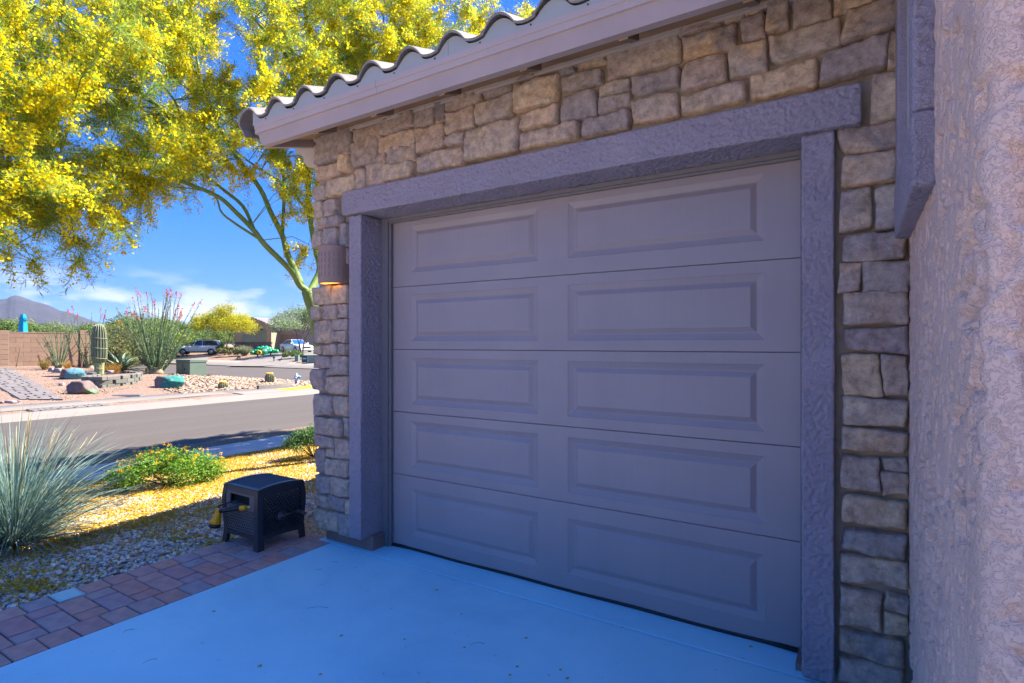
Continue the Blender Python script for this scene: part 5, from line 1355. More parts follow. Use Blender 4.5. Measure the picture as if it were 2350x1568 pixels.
# saguaro
M['cactus'] = plain('cactus_skin', (.13, .185, .085), .65, .18, 5, 40, .3, .01)
M['cactusy'] = plain('cactus_base', (.30, .32, .14), .7, .15, 6)
M['spine'] = plain('cactus_spine', (.34, .30, .21), .7, .1, 9)
def ribbed(h, prof, ribs, depth):
    V = []; F = []; n = ribs*4
    for r, z in prof:
        for j in range(n):
            a = 2*math.pi*j/n; q = r*(1-depth*(.5-.5*math.cos(a*ribs))**.7); V.append((q*math.cos(a), q*math.sin(a), z))
    for i in range(len(prof)-1):
        for j in range(n): F.append((i*n+j, i*n+(j+1) % n, (i+1)*n+(j+1) % n, (i+1)*n+j))
    F.append(tuple((len(prof)-1)*n+j for j in range(n)))
    mb = MB(); mb.add(V, F, True); return mb
b = g4(1245, 1150); sag = thing('saguaro_cactus', 'tall columnar ribbed cactus wrapped with pale cord in the planter', 'cactus', (b.x, b.y+.1, gz(b.x, b.y)))
hs_ = 2.33
P = [(r_*.75, z_) for r_, z_ in [(.24, .0), (.235, .3), (.25, .55), (.27, .62), (.335, .66), (.37, .8), (.385, 1.1), (.38, 1.5), (.345, 1.85), (.29, 2.1), (.20, 2.27), (.10, 2.32), (.02, 2.33)]]
ribbed(hs_, P[3:], 17, .20).build('stem', M['cactus'], sag); ribbed(hs_, P[:4], 15, .16).build('base', M['cactusy'], sag)
mb = MB()
def rad(z): return _pl([(z_, r_) for r_, z_ in P], z)
for j in range(17):
    a = 2*math.pi*j/17+.0; mb.tube([((rad(z)+.004)*math.cos(a), (rad(z)+.004)*math.sin(a), z) for z in np.linspace(.7, 2.28, 12)], .008, 3)
mb.build('spines', M['spine'], sag, kind='stuff')
mb = MB(); pts = []
for i in range(120):
    f = i/119; z = .35+1.75*f; a = -f*2*math.pi*4.0; r = rad(z)+.02; pts.append((r*math.cos(a), r*math.sin(a), z+.06*math.sin(a)))
mb.tube(pts, .009, 4); mb.build('cord', M['spine'], sag)
# barrel cacti
M['barrel'] = plain('barrel_skin', (.16, .19, .07), .7, .15, 12)
M['fruit'] = plain('cactus_fruit', (.70, .42, .03), .6, .2, 30)
def barrel(lab, p, w, h, fruit=True):
    t_ = thing('barrel_cactus', lab, 'cactus', (p.x, p.y+w*.4, gz(p.x, p.y)-.02))
    r = w/2; pr = [(r*.8, 0), (r*.95, h*.25), (r, h*.5), (r*.93, h*.75), (r*.7, h*.92), (r*.3, h), (.01, h*.98)]
    ribbed(h, pr, 16, .24).build('stem', M['barrel'], t_); mb = MB()
    for j in range(16):
        a = 2*math.pi*j/16; mb.tube([(q*1.02*math.cos(a), q*1.02*math.sin(a), z) for q, z in pr[:-1]], .006, 3)
    mb.build('spines', M['spine'], t_, kind='stuff')
    if fruit:
        mb = MB()
        for i in range(16):
            a = i*2*math.pi/16; q = r*.62; mb.lathe([(.012, 0), (.03, .03), (.024, .07), (.004, .085)], 6, (q*math.cos(a), q*math.sin(a), h*.90))
        mb.build('fruits', M['fruit'], t_, kind='stuff')
p = gw(*((400+1425/5.6)*.94, (680+1428/5.6)*.94)); barrel('barrel cactus crowned with yellow fruit near the hydrant', p, px_m(p, 122, 5.6), px_m(p, 130, 5.6))
p = g3(783, 1512); barrel('smaller barrel cactus in the pink gravel right of the green stained boulder', p, px_m(p, 125, 5.6), px_m(p, 92, 5.6), True)
p = g4(1862, 1062); p = Vector((-18.0, 27.3, 0)); barrel('small pale barrel cactus half hidden behind the big ocotillo', p, .25, .34, False)
# hydrant
M['hyd'] = plain('hydrant_paint', (.50, .50, .56), .5, .12, 10); M['hydblue'] = plain('hydrant_cap', (.03, .32, .62), .45, .1, 10)
p = gw((400+1815/5.6)*.94, (680+1450/5.6)*.94); S_ = px_m(p, 172, 5.6)/.78
hy = thing('fire_hydrant', 'pale silver fire hydrant with bright blue side cap at the corner', 'fire hydrant', (p.x, p.y, gz(p.x, p.y)))
mb = MB(); mb.lathe([(r*S_, z*S_) for r, z in [(.15, 0), (.15, .03), (.105, .035), (.105, .12), (.14, .125), (.14, .155), (.105, .16), (.10, .46), (.135, .47), (.135, .50), (.12, .53), (.09, .60), (.05, .64), (.03, .65), (.03, .70), (.008, .71)]], 14); mb.build('barrel', M['hyd'], hy)
T = Matrix.Translation((0, 0, .40*S_)) @ Matrix.Rotation(R(90), 4, 'Y'); mb = MB(); mb.lathe([(.06*S_, -.17*S_), (.06*S_, .17*S_)], 10, M4=T); T2 = Matrix.Translation((0, 0, .40*S_)) @ Matrix.Rotation(R(90), 4, 'X'); mb.lathe([(.075*S_, 0), (.075*S_, .15*S_)], 10, M4=T2); mb.build('outlets', M['hyd'], hy)
T = Matrix.Translation((.15*S_, -.05*S_, .46*S_)) @ Matrix.Rotation(R(90), 4, 'Y'); mb = MB(); mb.lathe([(.085*S_, 0), (.095*S_, .02*S_), (.095*S_, .09*S_), (.03*S_, .10*S_), (.03*S_, .14*S_)], 12, M4=T); mb.build('cap', M['hydblue'], hy)
# transformer box
M['gbox'] = plain('utility_green', (0.119, 0.161, 0.115), .55, .08, 3)
tb_ = thing('utility_box', 'big square green utility box on the gravel behind the copper stained boulder', 'utility box', (-15.75, 27.2, H(*UV(-15.75, 27.2))-.05), R(-28))
zt_ = at(0, c3(0, 1115)[1], 27.0).z-tb_.location.z
mb = MB(); mb.bbox((-.55, -.42, 0), (.55, .42, zt_-.1), .012, 1); mb.build('cabinet', M['gbox'], tb_); mb = MB(); mb.prism([(-.44, zt_-.1), (.44, zt_-.1), (.44, zt_-.02), (-.40, zt_+.02)], 0, -.57, .57); mb.build('lid', M['gbox'], tb_)
mb = MB(); mb.box((-.002, -.428, .05), (.002, -.421, zt_-.13)); mb.box((.1, -.44, zt_*.45), (.16, -.421, zt_*.55)); mb.build('door_seam', M['iron'], tb_)

# ocotillos: wands from one base, green with tiny leaves, red flower tips
M['oco'] = plain('ocotillo_wand', None, .8, .15, 10, palette=[(0.108, 0.141, 0.068), (0.135, 0.174, 0.088), (0.095, 0.132, 0.068), (0.162, 0.190, 0.101)])
M['ocoleaf'] = leafmat('ocotillo_leaf', [(0.090, 0.196, 0.063), (0.135, 0.253, 0.090), (0.180, 0.310, 0.117)], .3)
M['ocoflower'] = leafmat('ocotillo_flower', [(.55, .08, .012), (.60, .13, .02), (.50, .06, .012)], .3)
M['ocobase'] = plain('ocotillo_base', (.30, .25, .15), .85, .2, 10)
def ocotillo(lab, p, height, spread, n, seed, rbase, fl, lean=(0, 0), leaf=.012, dens=60):
    rr = random.Random(seed); rng = np.random.default_rng(seed)
    t_ = thing('ocotillo', lab, 'ocotillo', (p[0], p[1], p[2])); LP_ = []; FP = []
    for i in range(n):
        a = rr.uniform(0, 6.28); q = math.sqrt(rr.random()); s = q*spread; hh = height*rr.uniform(.62, 1.0)*(1-.22*q*q)
        bx, by = rbase*math.cos(a)*rr.random(), rbase*math.sin(a)*rr.random()
        tx, ty = bx+s*math.cos(a)+lean[0]*rr.random(), by+s*math.sin(a)*.8+lean[1]
        w1, w2 = rr.gauss(0, .10), rr.gauss(0, .07); P = []; k = 8; ex = rr.uniform(1.0, 1.5)
        for j in range(k):
            f = j/(k-1); g_ = f**(1/ex) if q < .5 else f
            P.append((bx+(tx-bx)*g_+w1*math.sin(f*5+i)*f, by+(ty-by)*g_+w2*math.sin(f*6+i)*f, hh*(f**(1.0 if q < .6 else 1.12))))
        r0 = rr.uniform(.017, .026)
        mb = MB(); mb.tube(P, [r0*1.5]+[r0*(1-.55*j/(k-1)) for j in range(1, k)], 5); mb.build('wand', M['oco'], t_)
        A = np.array(P)
        for _ in range(dens):
            f = rng.random()*(k-1.001); j = int(f); LP_.append(A[j]*(1-f+j)+A[j+1]*(f-j)+rng.normal(0, .022, 3))
        if rr.random() < fl and hh > height*.6:
            d = (A[-1]-A[-2]); d /= np.linalg.norm(d)
            for s_ in rng.random(26): FP.append(A[-1]+d*s_*.30+rng.normal(0, .035*(1.2-s_), 3))
    V, F = quads(np.array(LP_), rng.uniform(leaf*.7, leaf*1.4, len(LP_)), .45, None, rng); link('leaves', fastmesh('leaves', V, F, M['ocoleaf']), t_, kind='stuff')
    if FP: V, F = quads(np.array(FP), rng.uniform(.018, .034, len(FP)), .55, None, rng); link('flowers', fastmesh('flowers', V, F, M['ocoflower']), t_, kind='stuff')
    MB().lathe([(rbase*1.5, -.05), (rbase*1.35, .1), (rbase*1.2, .3)], 10).build('base', M['ocobase'], t_)
p = ground(353, 857.6)[0]; ocotillo('largest many stemmed ocotillo with red flowers behind the green stained boulder', (p.x, p.y+.2, p.z), 4.15, 1.75, 62, 61, .22, .5, (.25, 0), .020, 170)
ocotillo('medium ocotillo with curving bare wands behind the tall ribbed cactus', (-22.55, 29.6, gz(-22.55, 29.6)), 3.7, 1.55, 22, 67, .16, .35, (.1, 0), .018, 120)
p = g4(755, 1050); ocotillo('sparse fan shaped ocotillo in front of the block wall', (p.x, p.y, p.z), 2.55, 1.15, 20, 66, .12, .12, (0, 0), .015, 100)
# agave
M['agave'] = plain('agave_leaf', None, .55, .12, 6, palette=[(0.130, 0.200, 0.104), (0.170, 0.252, 0.136), (0.210, 0.294, 0.168), (0.110, 0.179, 0.096)])
p = g4(1530, 1085); ag = thing('agave', 'grey green agave rosette with long curved leaves right of the tall cactus', 'agave', (p.x+.05, p.y, p.z)); rr = random.Random(5)
for i in range(34):
    a = i*2.4; e_ = .15+1.2*(i/34); L = rr.uniform(.85, 1.35); k = 6; V = []; F = []; pos = Vector((.06*math.cos(a), .06*math.sin(a), .05)); an = e_
    for j in range(k):
        f = j/(k-1); w = .075*(1-f)**.7*(.6+.9*math.sin(min(1, f*2.2)*1.5)); sx = Vector((-math.sin(a), math.cos(a), 0)); up_ = Vector((-math.cos(a)*math.sin(an), -math.sin(a)*math.sin(an), math.cos(an)))
        V += [pos-sx*w+up_*w*.4, pos-up_*.01, pos+sx*w+up_*w*.4]; pos = pos+Vector((math.cos(a)*math.cos(an), math.sin(a)*math.cos(an), math.sin(an)))*L/(k-1); an -= .16
    for j in range(k-1):
        for q in (0, 1): F.append((j*3+q, j*3+q+1, j*3+q+4, j*3+q+3))
    mb = MB(); mb.add(V, F, True); mb.build('leaf', M['agave'], ag)
# dry orange tufts
M['ochre'] = leafmat('ochre_twig', [(.42, .22, .03), (.50, .30, .06), (.36, .17, .03), (.30, .22, .06)], .3)
def tuft(name, lab, catg, p, r, h, n, mat, seed, w=.006, up=.7):
    rng = np.random.default_rng(seed); t_ = thing(name, lab, catg, (p[0], p[1], gz(p[0], p[1])))
    a = rng.uniform(0, 6.28, n); q = np.sqrt(rng.random(n)); L = rng.uniform(.55, 1, n)
    P0 = np.stack([np.cos(a)*q*r*.25, np.sin(a)*q*r*.25, np.zeros(n)], 1); P1 = np.stack([np.cos(a)*q*r*L*1.05, np.sin(a)*q*r*L*1.05, h*L*(1-up*.45*q**2)], 1)+rng.normal(0, .03, (n, 3))
    V, F = strips(P0, P1, w, np.stack([np.zeros(n), np.zeros(n), h*.10*q], 1), rng); link('blades', fastmesh('blades', V, F, mat), t_, kind='stuff')
    m_ = n*3; f = rng.uniform(.3, 1, (m_, 1)); k = rng.integers(0, n, m_); Q = P0[k]*(1-f)+P1[k]*f; d = rng.normal(0, 1, (m_, 3)); d /= np.linalg.norm(d, axis=1, keepdims=True)
    V, F = strips(Q, Q+d*min(.14, r*.3), w*.7, None, rng); link('twigs', fastmesh('twigs', V, F, mat), t_, kind='stuff')
    return t_
p = g4(572, 1068); tuft('dry_shrub', 'small upright yellow brown dry shrub before the block wall left of the sparse ocotillo', 'shrub', p, .34, .66, 260, leafmat('dry_olive', [(.30, .22, .05), (.38, .26, .07), (.22, .19, .05)], .3), 71)
p = g4(862, 1060); tuft('dry_shrub', 'small orange dry shrub right of the sparse ocotillo', 'shrub', p, .30, .48, 130, M['ochre'], 72)
p = g4(1430, 1128); tuft('dry_shrub', 'orange dry shrub inside the planter beside the tall cactus', 'shrub', p, .45, .62, 340, M['ochre'], 73, .008)
p = g3(620, 1345); tuft('dry_shrub', 'tiny grey weed among the pale rocks left of the fruiting barrel cactus', 'shrub', p, .18, .16, 80, leafmat('grey_weed', [(.2, .18, .12), (.15, .14, .1)], .2), 74)
p = g3(1680, 1445); tuft('dry_shrub', 'tiny green weed beside the fire hydrant', 'shrub', (p.x, p.y), .14, .10, 60, M['lant'], 75)
M['rust2'] = plain('dry_brown', (.10, .06, .04), .9, .1, 8)
# slender dry stick against the wall
mb = MB(); q0 = at(*c4(205, 1025), 26.9); pts = [at(*c4(x, y), t) for x, y, t in [(205, 1025, 26.6), (222, 960, 26.75), (238, 880, 26.85), (250, 800, 26.95), (238, 745, 27.0)]]
mb.tube([p-pts[0] for p in pts], [.02, .017, .015, .012, .008], 6); mb.build('dry_stick', M['rust2'], None, pts[0], None, label='thin wavy dry stick leaning on the block wall', cat='stick')
# black drip hose line behind
mb = MB(); pts = [g4(x, y) for x, y in [(1610, 1018), (1680, 1035), (1740, 1052), (1800, 1075), (1860, 1092), (1900, 1100)]]; mb.tube([(p.x, p.y, p.z+.03+.03*(i % 2)) for i, p in enumerate(pts)], .035, 5); mb.build('drip_line', M['iron'], None, label='dark coiled irrigation line on the gravel beside the big ocotillo', cat='hose')
# yellow and black marker posts beyond
M['mark_y'] = plain('marker_yellow', (.75, .50, .02), .6, 0); M['mark_k'] = plain('marker_black', (.02, .02, .02), .6, 0)
for (x, y0, y1, lab) in [(1725, 722, 830, 'taller yellow and black banded marker post left of the big ocotillo'), (1857, 708, 750, 'yellow and black banded marker post seen through the big ocotillo')]:
    t = 50.0; a = at(*c4(x, 830), t); z1_ = at(*c4(x, y0), t).z; zb_ = gz(a.x, a.y)
    t_ = thing('marker_post', lab, 'marker post', (a.x, a.y, zb_)); hgt = z1_-zb_
    MB().tube([(0, 0, 0), (0, 0, hgt)], .10, 10).build('post', M['mark_k'], t_)
    for k_ in range(4):
        zz_ = hgt-.12-k_*.26; MB().tube([(0, 0, zz_-.07), (0, 0, zz_+.06)], .108, 10).build('band', M['mark_y'], t_)

# ------------------------------------------------------------------ trees
M['tg1'] = leafmat('mesquite_leaf', [(0.080, 0.136, 0.028), (0.120, 0.184, 0.040), (0.160, 0.224, 0.056), (0.064, 0.112, 0.024)], .35)
M['tg2'] = leafmat('olive_leaf', [(0.128, 0.136, 0.040), (0.168, 0.176, 0.056), (0.104, 0.120, 0.040), (0.208, 0.176, 0.064)], .35)
M['tg3'] = leafmat('yellow_green_leaf', [(0.160, 0.216, 0.032), (0.216, 0.264, 0.048), (0.128, 0.176, 0.032)], .35)
M['tgy'] = leafmat('yellow_crown', [(0.501, 0.438, 0.009), (0.605, 0.552, 0.017), (0.404, 0.381, 0.017), (0.323, 0.362, 0.025)], .4)
M['tgp'] = leafmat('pale_leaf', [(0.210, 0.294, 0.137), (0.294, 0.378, 0.189), (0.357, 0.441, 0.231), (0.168, 0.252, 0.115)], .4)
M['bark'] = plain('tree_bark', (.12, .095, .07), .9, .2, 6)
def tree_meshes(seed, rx, ry, h, crown_lo, n, leaf, mat, lobes=34, gap=.0, fork=4, tk=.03):
    rng = np.random.default_rng(seed); rr = random.Random(seed)
    th = rng.uniform(0, 6.28, lobes); q = np.sqrt(rng.random(lobes))*.88
    L = np.stack([q*np.cos(th)*rx, q*np.sin(th)*ry, crown_lo+(h-crown_lo)*(.18+.66*(1-q**1.8)*rng.uniform(.45, 1.12, lobes))], 1)
    lr = rng.uniform(.18, .34, lobes)*(rx+h-crown_lo)/2
    k = rng.integers(0, lobes, n); d = rng.normal(size=(n, 3)); d /= np.linalg.norm(d, axis=1, keepdims=True)
    P = L[k]+d*(lr[k]*rng.random(n)**.45)[:, None]*np.array([1, 1, .72])
    V, F = quads(P, leaf*rng.uniform(.6, 1.35, n), .6, d+np.array([0, 0, .4]), rng, .7)
    cm_ = fastmesh('crown', V, F, mat)
    mb = MB(); r0 = tk*h
    for i in range(fork):
        a = i*6.28/fork+rr.uniform(-.4, .4); j = rr.randrange(lobes); e_ = L[j]
        mb.tube([(.05*math.cos(a), .05*math.sin(a), -.1), (.12*rx*math.cos(a), .12*ry*math.sin(a), crown_lo*.7), (e_[0]*.5, e_[1]*.5, (crown_lo+e_[2])*.5), tuple(e_)], [r0, r0*.75, r0*.5, r0*.15], 6)
    for j in range(0, lobes, 2): mb.tube([tuple(L[j]*np.array([.3, .3, .75])), tuple(L[j])], [r0*.25, r0*.1], 4)
    return cm_, mb.mesh('trunk', M['bark'])
def tree(name, lab, x, y, ms, s=1.0, rz=0.0, group=None, catg='tree', sz=None):
    t_ = thing(name, lab, catg, (x, y, gz(x, y)-.05), rz, group); t_.scale = (s, s, sz or s)
    link('crown', ms[0], t_, kind='stuff'); link('trunk', ms[1], t_); return t_
green = [tree_meshes(81, 3.6, 3.4, 4.2, .5, 9000, .058, M['tg1'], 44), tree_meshes(82, 3.2, 3.0, 4.4, .4, 8500, .058, M['tg2'], 44), tree_meshes(83, 3.8, 3.5, 4.6, .6, 9000, .060, M['tg3'], 44), tree_meshes(84, 2.2, 2.2, 2.2, .05, 3600, .07, M['tg2'], 24)]
rr = random.Random(15)
# along the wash behind the block wall: (pixel column, distance, crown height in px over the horizon, kind)
row = [(-60, 44, 30, 2), (0, 40, 62, 0), (30, 46, 58, 2), (75, 42, 48, 0), (105, 47, 50, 2), (140, 41, 42, 1), (172, 45, 40, 0), (205, 40, 46, 0), (238, 47, 56, 2), (262, 41, 50, 1), (300, 52, 68, 0), (335, 56, 70, 2), (365, 62, 62, 0), (400, 66, 56, 0), (432, 72, 48, 0), (465, 78, 52, 0), (505, 84, 48, 0), (545, 88, 40, 1), (-160, 48, 50, 0), (-260, 46, 50, 2), (285, 64, 58, 2), (350, 74, 60, 1), (395, 82, 58, 0), (120, 58, 50, 0), (40, 60, 55, 2), (190, 60, 48, 2)]
for px, t, top, kd in row:
    x = (px-CX)/FOC*t; h_ = EYE+top/FOC*t-gz(x, t); base_h = (4.2, 4.4, 4.6, 2.2)[kd]
    tree('desert_tree', ['dense green desert tree in the thicket behind the block wall and ocotillos', 'olive brown desert tree in the thicket behind the block wall and ocotillos', 'yellow green desert tree in the thicket behind the block wall and ocotillos'][kd], x, t, green[kd], h_/base_h*1.05, rr.uniform(0, 6.28), 'desert trees in the far thicket')
for px, t, top in [(385, 70, 4), (362, 66, 4), (340, 62, 5), (405, 76, 4), (285, 60, 2), (255, 58, 3), (425, 80, 2), (222, 36, 14)]:
    x = (px-CX)/FOC*t; h_ = max(.9, EYE+top/FOC*t-gz(x, t)); tree('desert_shrub', 'low olive desert shrub at the foot of the far thicket', x, t, green[3], h_/2.2*1.1, rr.uniform(0, 6), 'low shrubs at the foot of the thicket', 'shrub')
# yellow tree by the silver car, pale green tree by the white car
t = 62.0; x = (c3(815, 0)[0]-CX)/FOC*t
ym = tree_meshes(91, 3.5, 2.6, 6.1, 1.95, 24000, .044, M['tgy'], 70, fork=1, tk=.014)
tree('palo_verde', 'round bright yellow blooming tree behind the silver car', x, t, ym, 1.0, .5)
t = 57.8; x = (c3(1900, 0)[0]-CX)/FOC*t
pmz = tree_meshes(93, 3.5, 2.6, 5.7, 1.7, 12500, .048, M['tgp'], 44, fork=4, tk=.013)
tree('mesquite_tree', 'airy pale green tree with slender forked trunk beside the white car', x-.1, t, pmz, 1.0, 1.1)
# shrubs of that corner
p = g3(735, 1042); bush('rounded_shrub', 'dark green rounded shrub in front of the silver car rear', 'shrub', (p.x, p.y+.5), .95, .8, 1.35, 2600, .05, M['tg1'], seed=95, lobes=16, stems=False)
p = g3(855, 1075); bush('rounded_shrub', 'brownish low spreading shrub near the dark red sculpture', 'shrub', (p.x, p.y+.6), 1.45, 1.0, 1.05, 3000, .05, M['tg2'], seed=96, lobes=18, stems=False)
p = g3(1715, 1112); bush('rounded_shrub', 'low dark green shrub before the white car', 'shrub', (p.x, p.y+.4), 1.25, .8, .85, 2600, .045, M['tg1'], seed=97, lobes=18, stems=False)
p = g3(1100, 1055); tuft('grass_tuft', 'pale green spiky grass tuft left of the green inflatable', 'grass tuft', p, 1.0, 1.25, 700, leafmat('pale_blade', [(.24, .27, .14), (.32, .35, .2), (.2, .24, .12)], .3), 98, .018)

# ------------------------------------------------------------------ the house across
M['hwall'] = plain('far_stucco', (.37, .285, .18), .85, .06, 2); M['hlight'] = plain('far_stucco_light', (0.322, 0.252, 0.193), .85, .06, 2)
M['hstone'] = plain('far_wainscot', None, .9, .2, 2, palette=[(.10, .085, .08), (.15, .12, .11), (.13, .11, .11), (.18, .14, .125)])
M['htile'] = plain('far_tile', None, .85, .15, 3, palette=[(0.216, 0.187, 0.194), (0.259, 0.223, 0.223), (0.194, 0.173, 0.180)])
M['hgar'] = plain('far_garage_door', (0.288, 0.168, 0.096), .7, .08, 4); M['htrim'] = plain('far_trim', (0.128, 0.096, 0.080), .7, .05, 3)
T0 = 68.0; kx = T0/FOC
def hx(cx): return (c3(cx, 0)[0]-CX)*kx
def hz_(cy): return EYE-(c3(0, cy)[1]-HY)*kx
nh = thing('neighbour_house', 'tan stucco house across the street with low gable, tiled roof and brown garage door', 'house', (0, 0, 0))
xl, xr = hx(975), hx(1470); zg = hz_(1010)-.3; zw = hz_(885); ze = hz_(640); xa = (xl+xr)/2; za = ze+(xa-xl)*.42
# front wing as a solid with pitched top
mb = MB(); mb.prism([(xl, zw), (xr, zw), (xr, ze), (xa, za), (xl, ze)], 1, T0, T0+9); mb.build('wall', M['hwall'], nh)
mb = MB(); mb.box((xl+.01, T0+.1, zg), (xr-.01, T0+9, zw)); mb.build('wall', M['hwall'], nh)
mb = MB(); mb.box((xl-.06, T0-.08, zw-.02), (xr+.06, T0+.3, zw+.14)); mb.build('wainscot_cap', M['htrim'], nh)
nst = MB().bbox((-.2, -.06, .0), (.2, .1, .19), .02, 1).mesh('stone', M['hstone'])
z = zg+.1; r = 0
while z < zw-.03:
    xx = xl+.2+(.2 if r % 2 else 0)
    while xx < xr: link('stone', nst, nh, (xx, T0+.02, z)); xx += .41
    z += .2; r += 1
for a, b_, y0, y1 in [(1078, 1168, 765, 872), (1186, 1278, 718, 872), (1292, 1400, 718, 872)]:
    wn = MB(); x0, x1, z0, z1 = hx(a), hx(b_), hz_(y1), hz_(y0)
    wn.box((x0-.07, T0-.05, z0-.08), (x0, T0+.02, z1+.08)); wn.box((x1, T0-.05, z0-.08), (x1+.07, T0+.02, z1+.08)); wn.box((x0, T0-.049, z0-.08), (x1, T0+.02, z0)); wn.box((x0, T0-.049, z1), (x1, T0+.02, z1+.08))
    w_ = wn.build('window', M['hlight'], nh); MB().box((x0, T0-.02, z0), (x1, T0-.012, z1)).build('pane', M['farpane'] if 'farpane' in M else M.setdefault('farpane', plain('far_pane', (.20, .25, .20), .15, .1, 2)), w_)
mb = MB(); mb.box((hx(1255), T0-.5, hz_(712)), (hx(1350), T0+.1, hz_(690))); mb.build('awning', M['htrim'], nh)
# gable roof in tiles: courses
def course_roof(x0, z0, x1, z1, y0, y1, n):
    """slope from eave (x0,z0) to ridge (x1,z1), running in y"""
    for i in range(n):
        a, b_ = i/n, (i+1)/n; mb = MB(); xa0, xb0 = x0+(x1-x0)*a, x0+(x1-x0)*b_; za0, zb0 = z0+(z1-z0)*a, z0+(z1-z0)*b_
        mb.add([(xa0, y0, za0+.12), (xa0, y1, za0+.12), (xb0, y1, zb0+.06), (xb0, y0, zb0+.06), (xa0, y0, za0-.02), (xa0, y1, za0-.02), (xb0, y1, zb0-.02), (xb0, y0, zb0-.02)], [(0, 1, 2, 3), (4, 7, 6, 5), (0, 4, 5, 1), (2, 6, 7, 3), (0, 3, 7, 4), (1, 5, 6, 2)]); mb.build('tile_course', M['htile'], nh)
course_roof(xr+.5, ze-.2, xa, za+.02, T0-.5, T0+9, 8); course_roof(xl-.5, ze-.2, xa, za+.02, T0-.5, T0+9, 8)
# main body behind: ridge along x, slope facing the street, garage set back
xg1 = hx(2400); yb = T0+2.6; zr = EYE-(c3(0, 492)[1]-HY)/FOC*(yb+4); ze2 = EYE-(c3(0, 640)[1]-HY)/FOC*(yb-.6)
mb = MB(); mb.box((xr-.02, yb, zg), (xg1+8, yb+8, ze2+.1)); mb.build('wall', M['hlight'], nh)
n = 13
for i in range(n):
    a, b_ = i/n, (i+1)/n; y0, y1 = yb-.6+4.6*a, yb-.6+4.6*b_; z0, z1 = ze2+(zr-ze2)*a, ze2+(zr-ze2)*b_
    mb = MB(); mb.box((xl+1.5 if i > 6 else xr-1.5, y0, z0-.02), (xg1+8.5, y1+.05, z0+.12), None)
    V = [(xl+2.5 if i > 5 else xr-1.2, y0, z0+.13), (xg1+8.5, y0, z0+.13), (xg1+8.5, y1, z1+.05), (xl+2.5 if i > 5 else xr-1.2, y1, z1+.05), (xl+2.5 if i > 5 else xr-1.2, y0, z0-.03), (xg1+8.5, y0, z0-.03), (xg1+8.5, y1, z1-.03), (xl+2.5 if i > 5 else xr-1.2, y1, z1-.03)]
    mb = MB(); mb.add(V, [(0, 1, 2, 3), (4, 7, 6, 5), (0, 4, 5, 1), (2, 6, 7, 3), (0, 3, 7, 4), (1, 5, 6, 2)]); mb.build('tile_course', M['htile'], nh)
mb = MB(); mb.prism([(yb+4, zr), (yb+8.6, ze2), (yb+8.6, ze2+.1), (yb+4, zr+.12)], 0, xl+2.5, xg1+8.5); mb.build('roof_back', M['htile'], nh)
gd = MB(); gx0, gx1 = hx(1490), hx(1760); g_ = gd.box((gx0, yb-.04, zg), (gx1, yb+.02, hz_(760)))
gdo = gd.build('garage_door', M['hgar'], nh)
for i in range(5): MB().box((gx0+.05, yb-.06, zg+.25+i*.42), (gx1-.05, yb-.041, zg+.62+i*.42)).build('panel', M['hgar'], gdo)
x0, x1 = hx(1960), hx(2040); MB().box((x0, yb-.03, hz_(880)), (x1, yb+.01, hz_(795))).build('window', M['htrim'], nh)
# low pink wall left of the house
fw = thing('garden_wall', 'low pinkish garden wall between the silver car and the far house', 'wall', (0, 0, 0)); mb = MB(); mb.box((hx(860), T0+2, zg-.2), (xl-.01, T0+2.25, hz_(850))); mb.build('wall', plain('pink_wall', (.36, .24, .19), .9, .08, 2), fw); mb = MB(); mb.box((hx(860), T0+1.97, hz_(850)), (xl-.01, T0+2.28, hz_(842))); mb.build('coping', M['htrim'], fw)

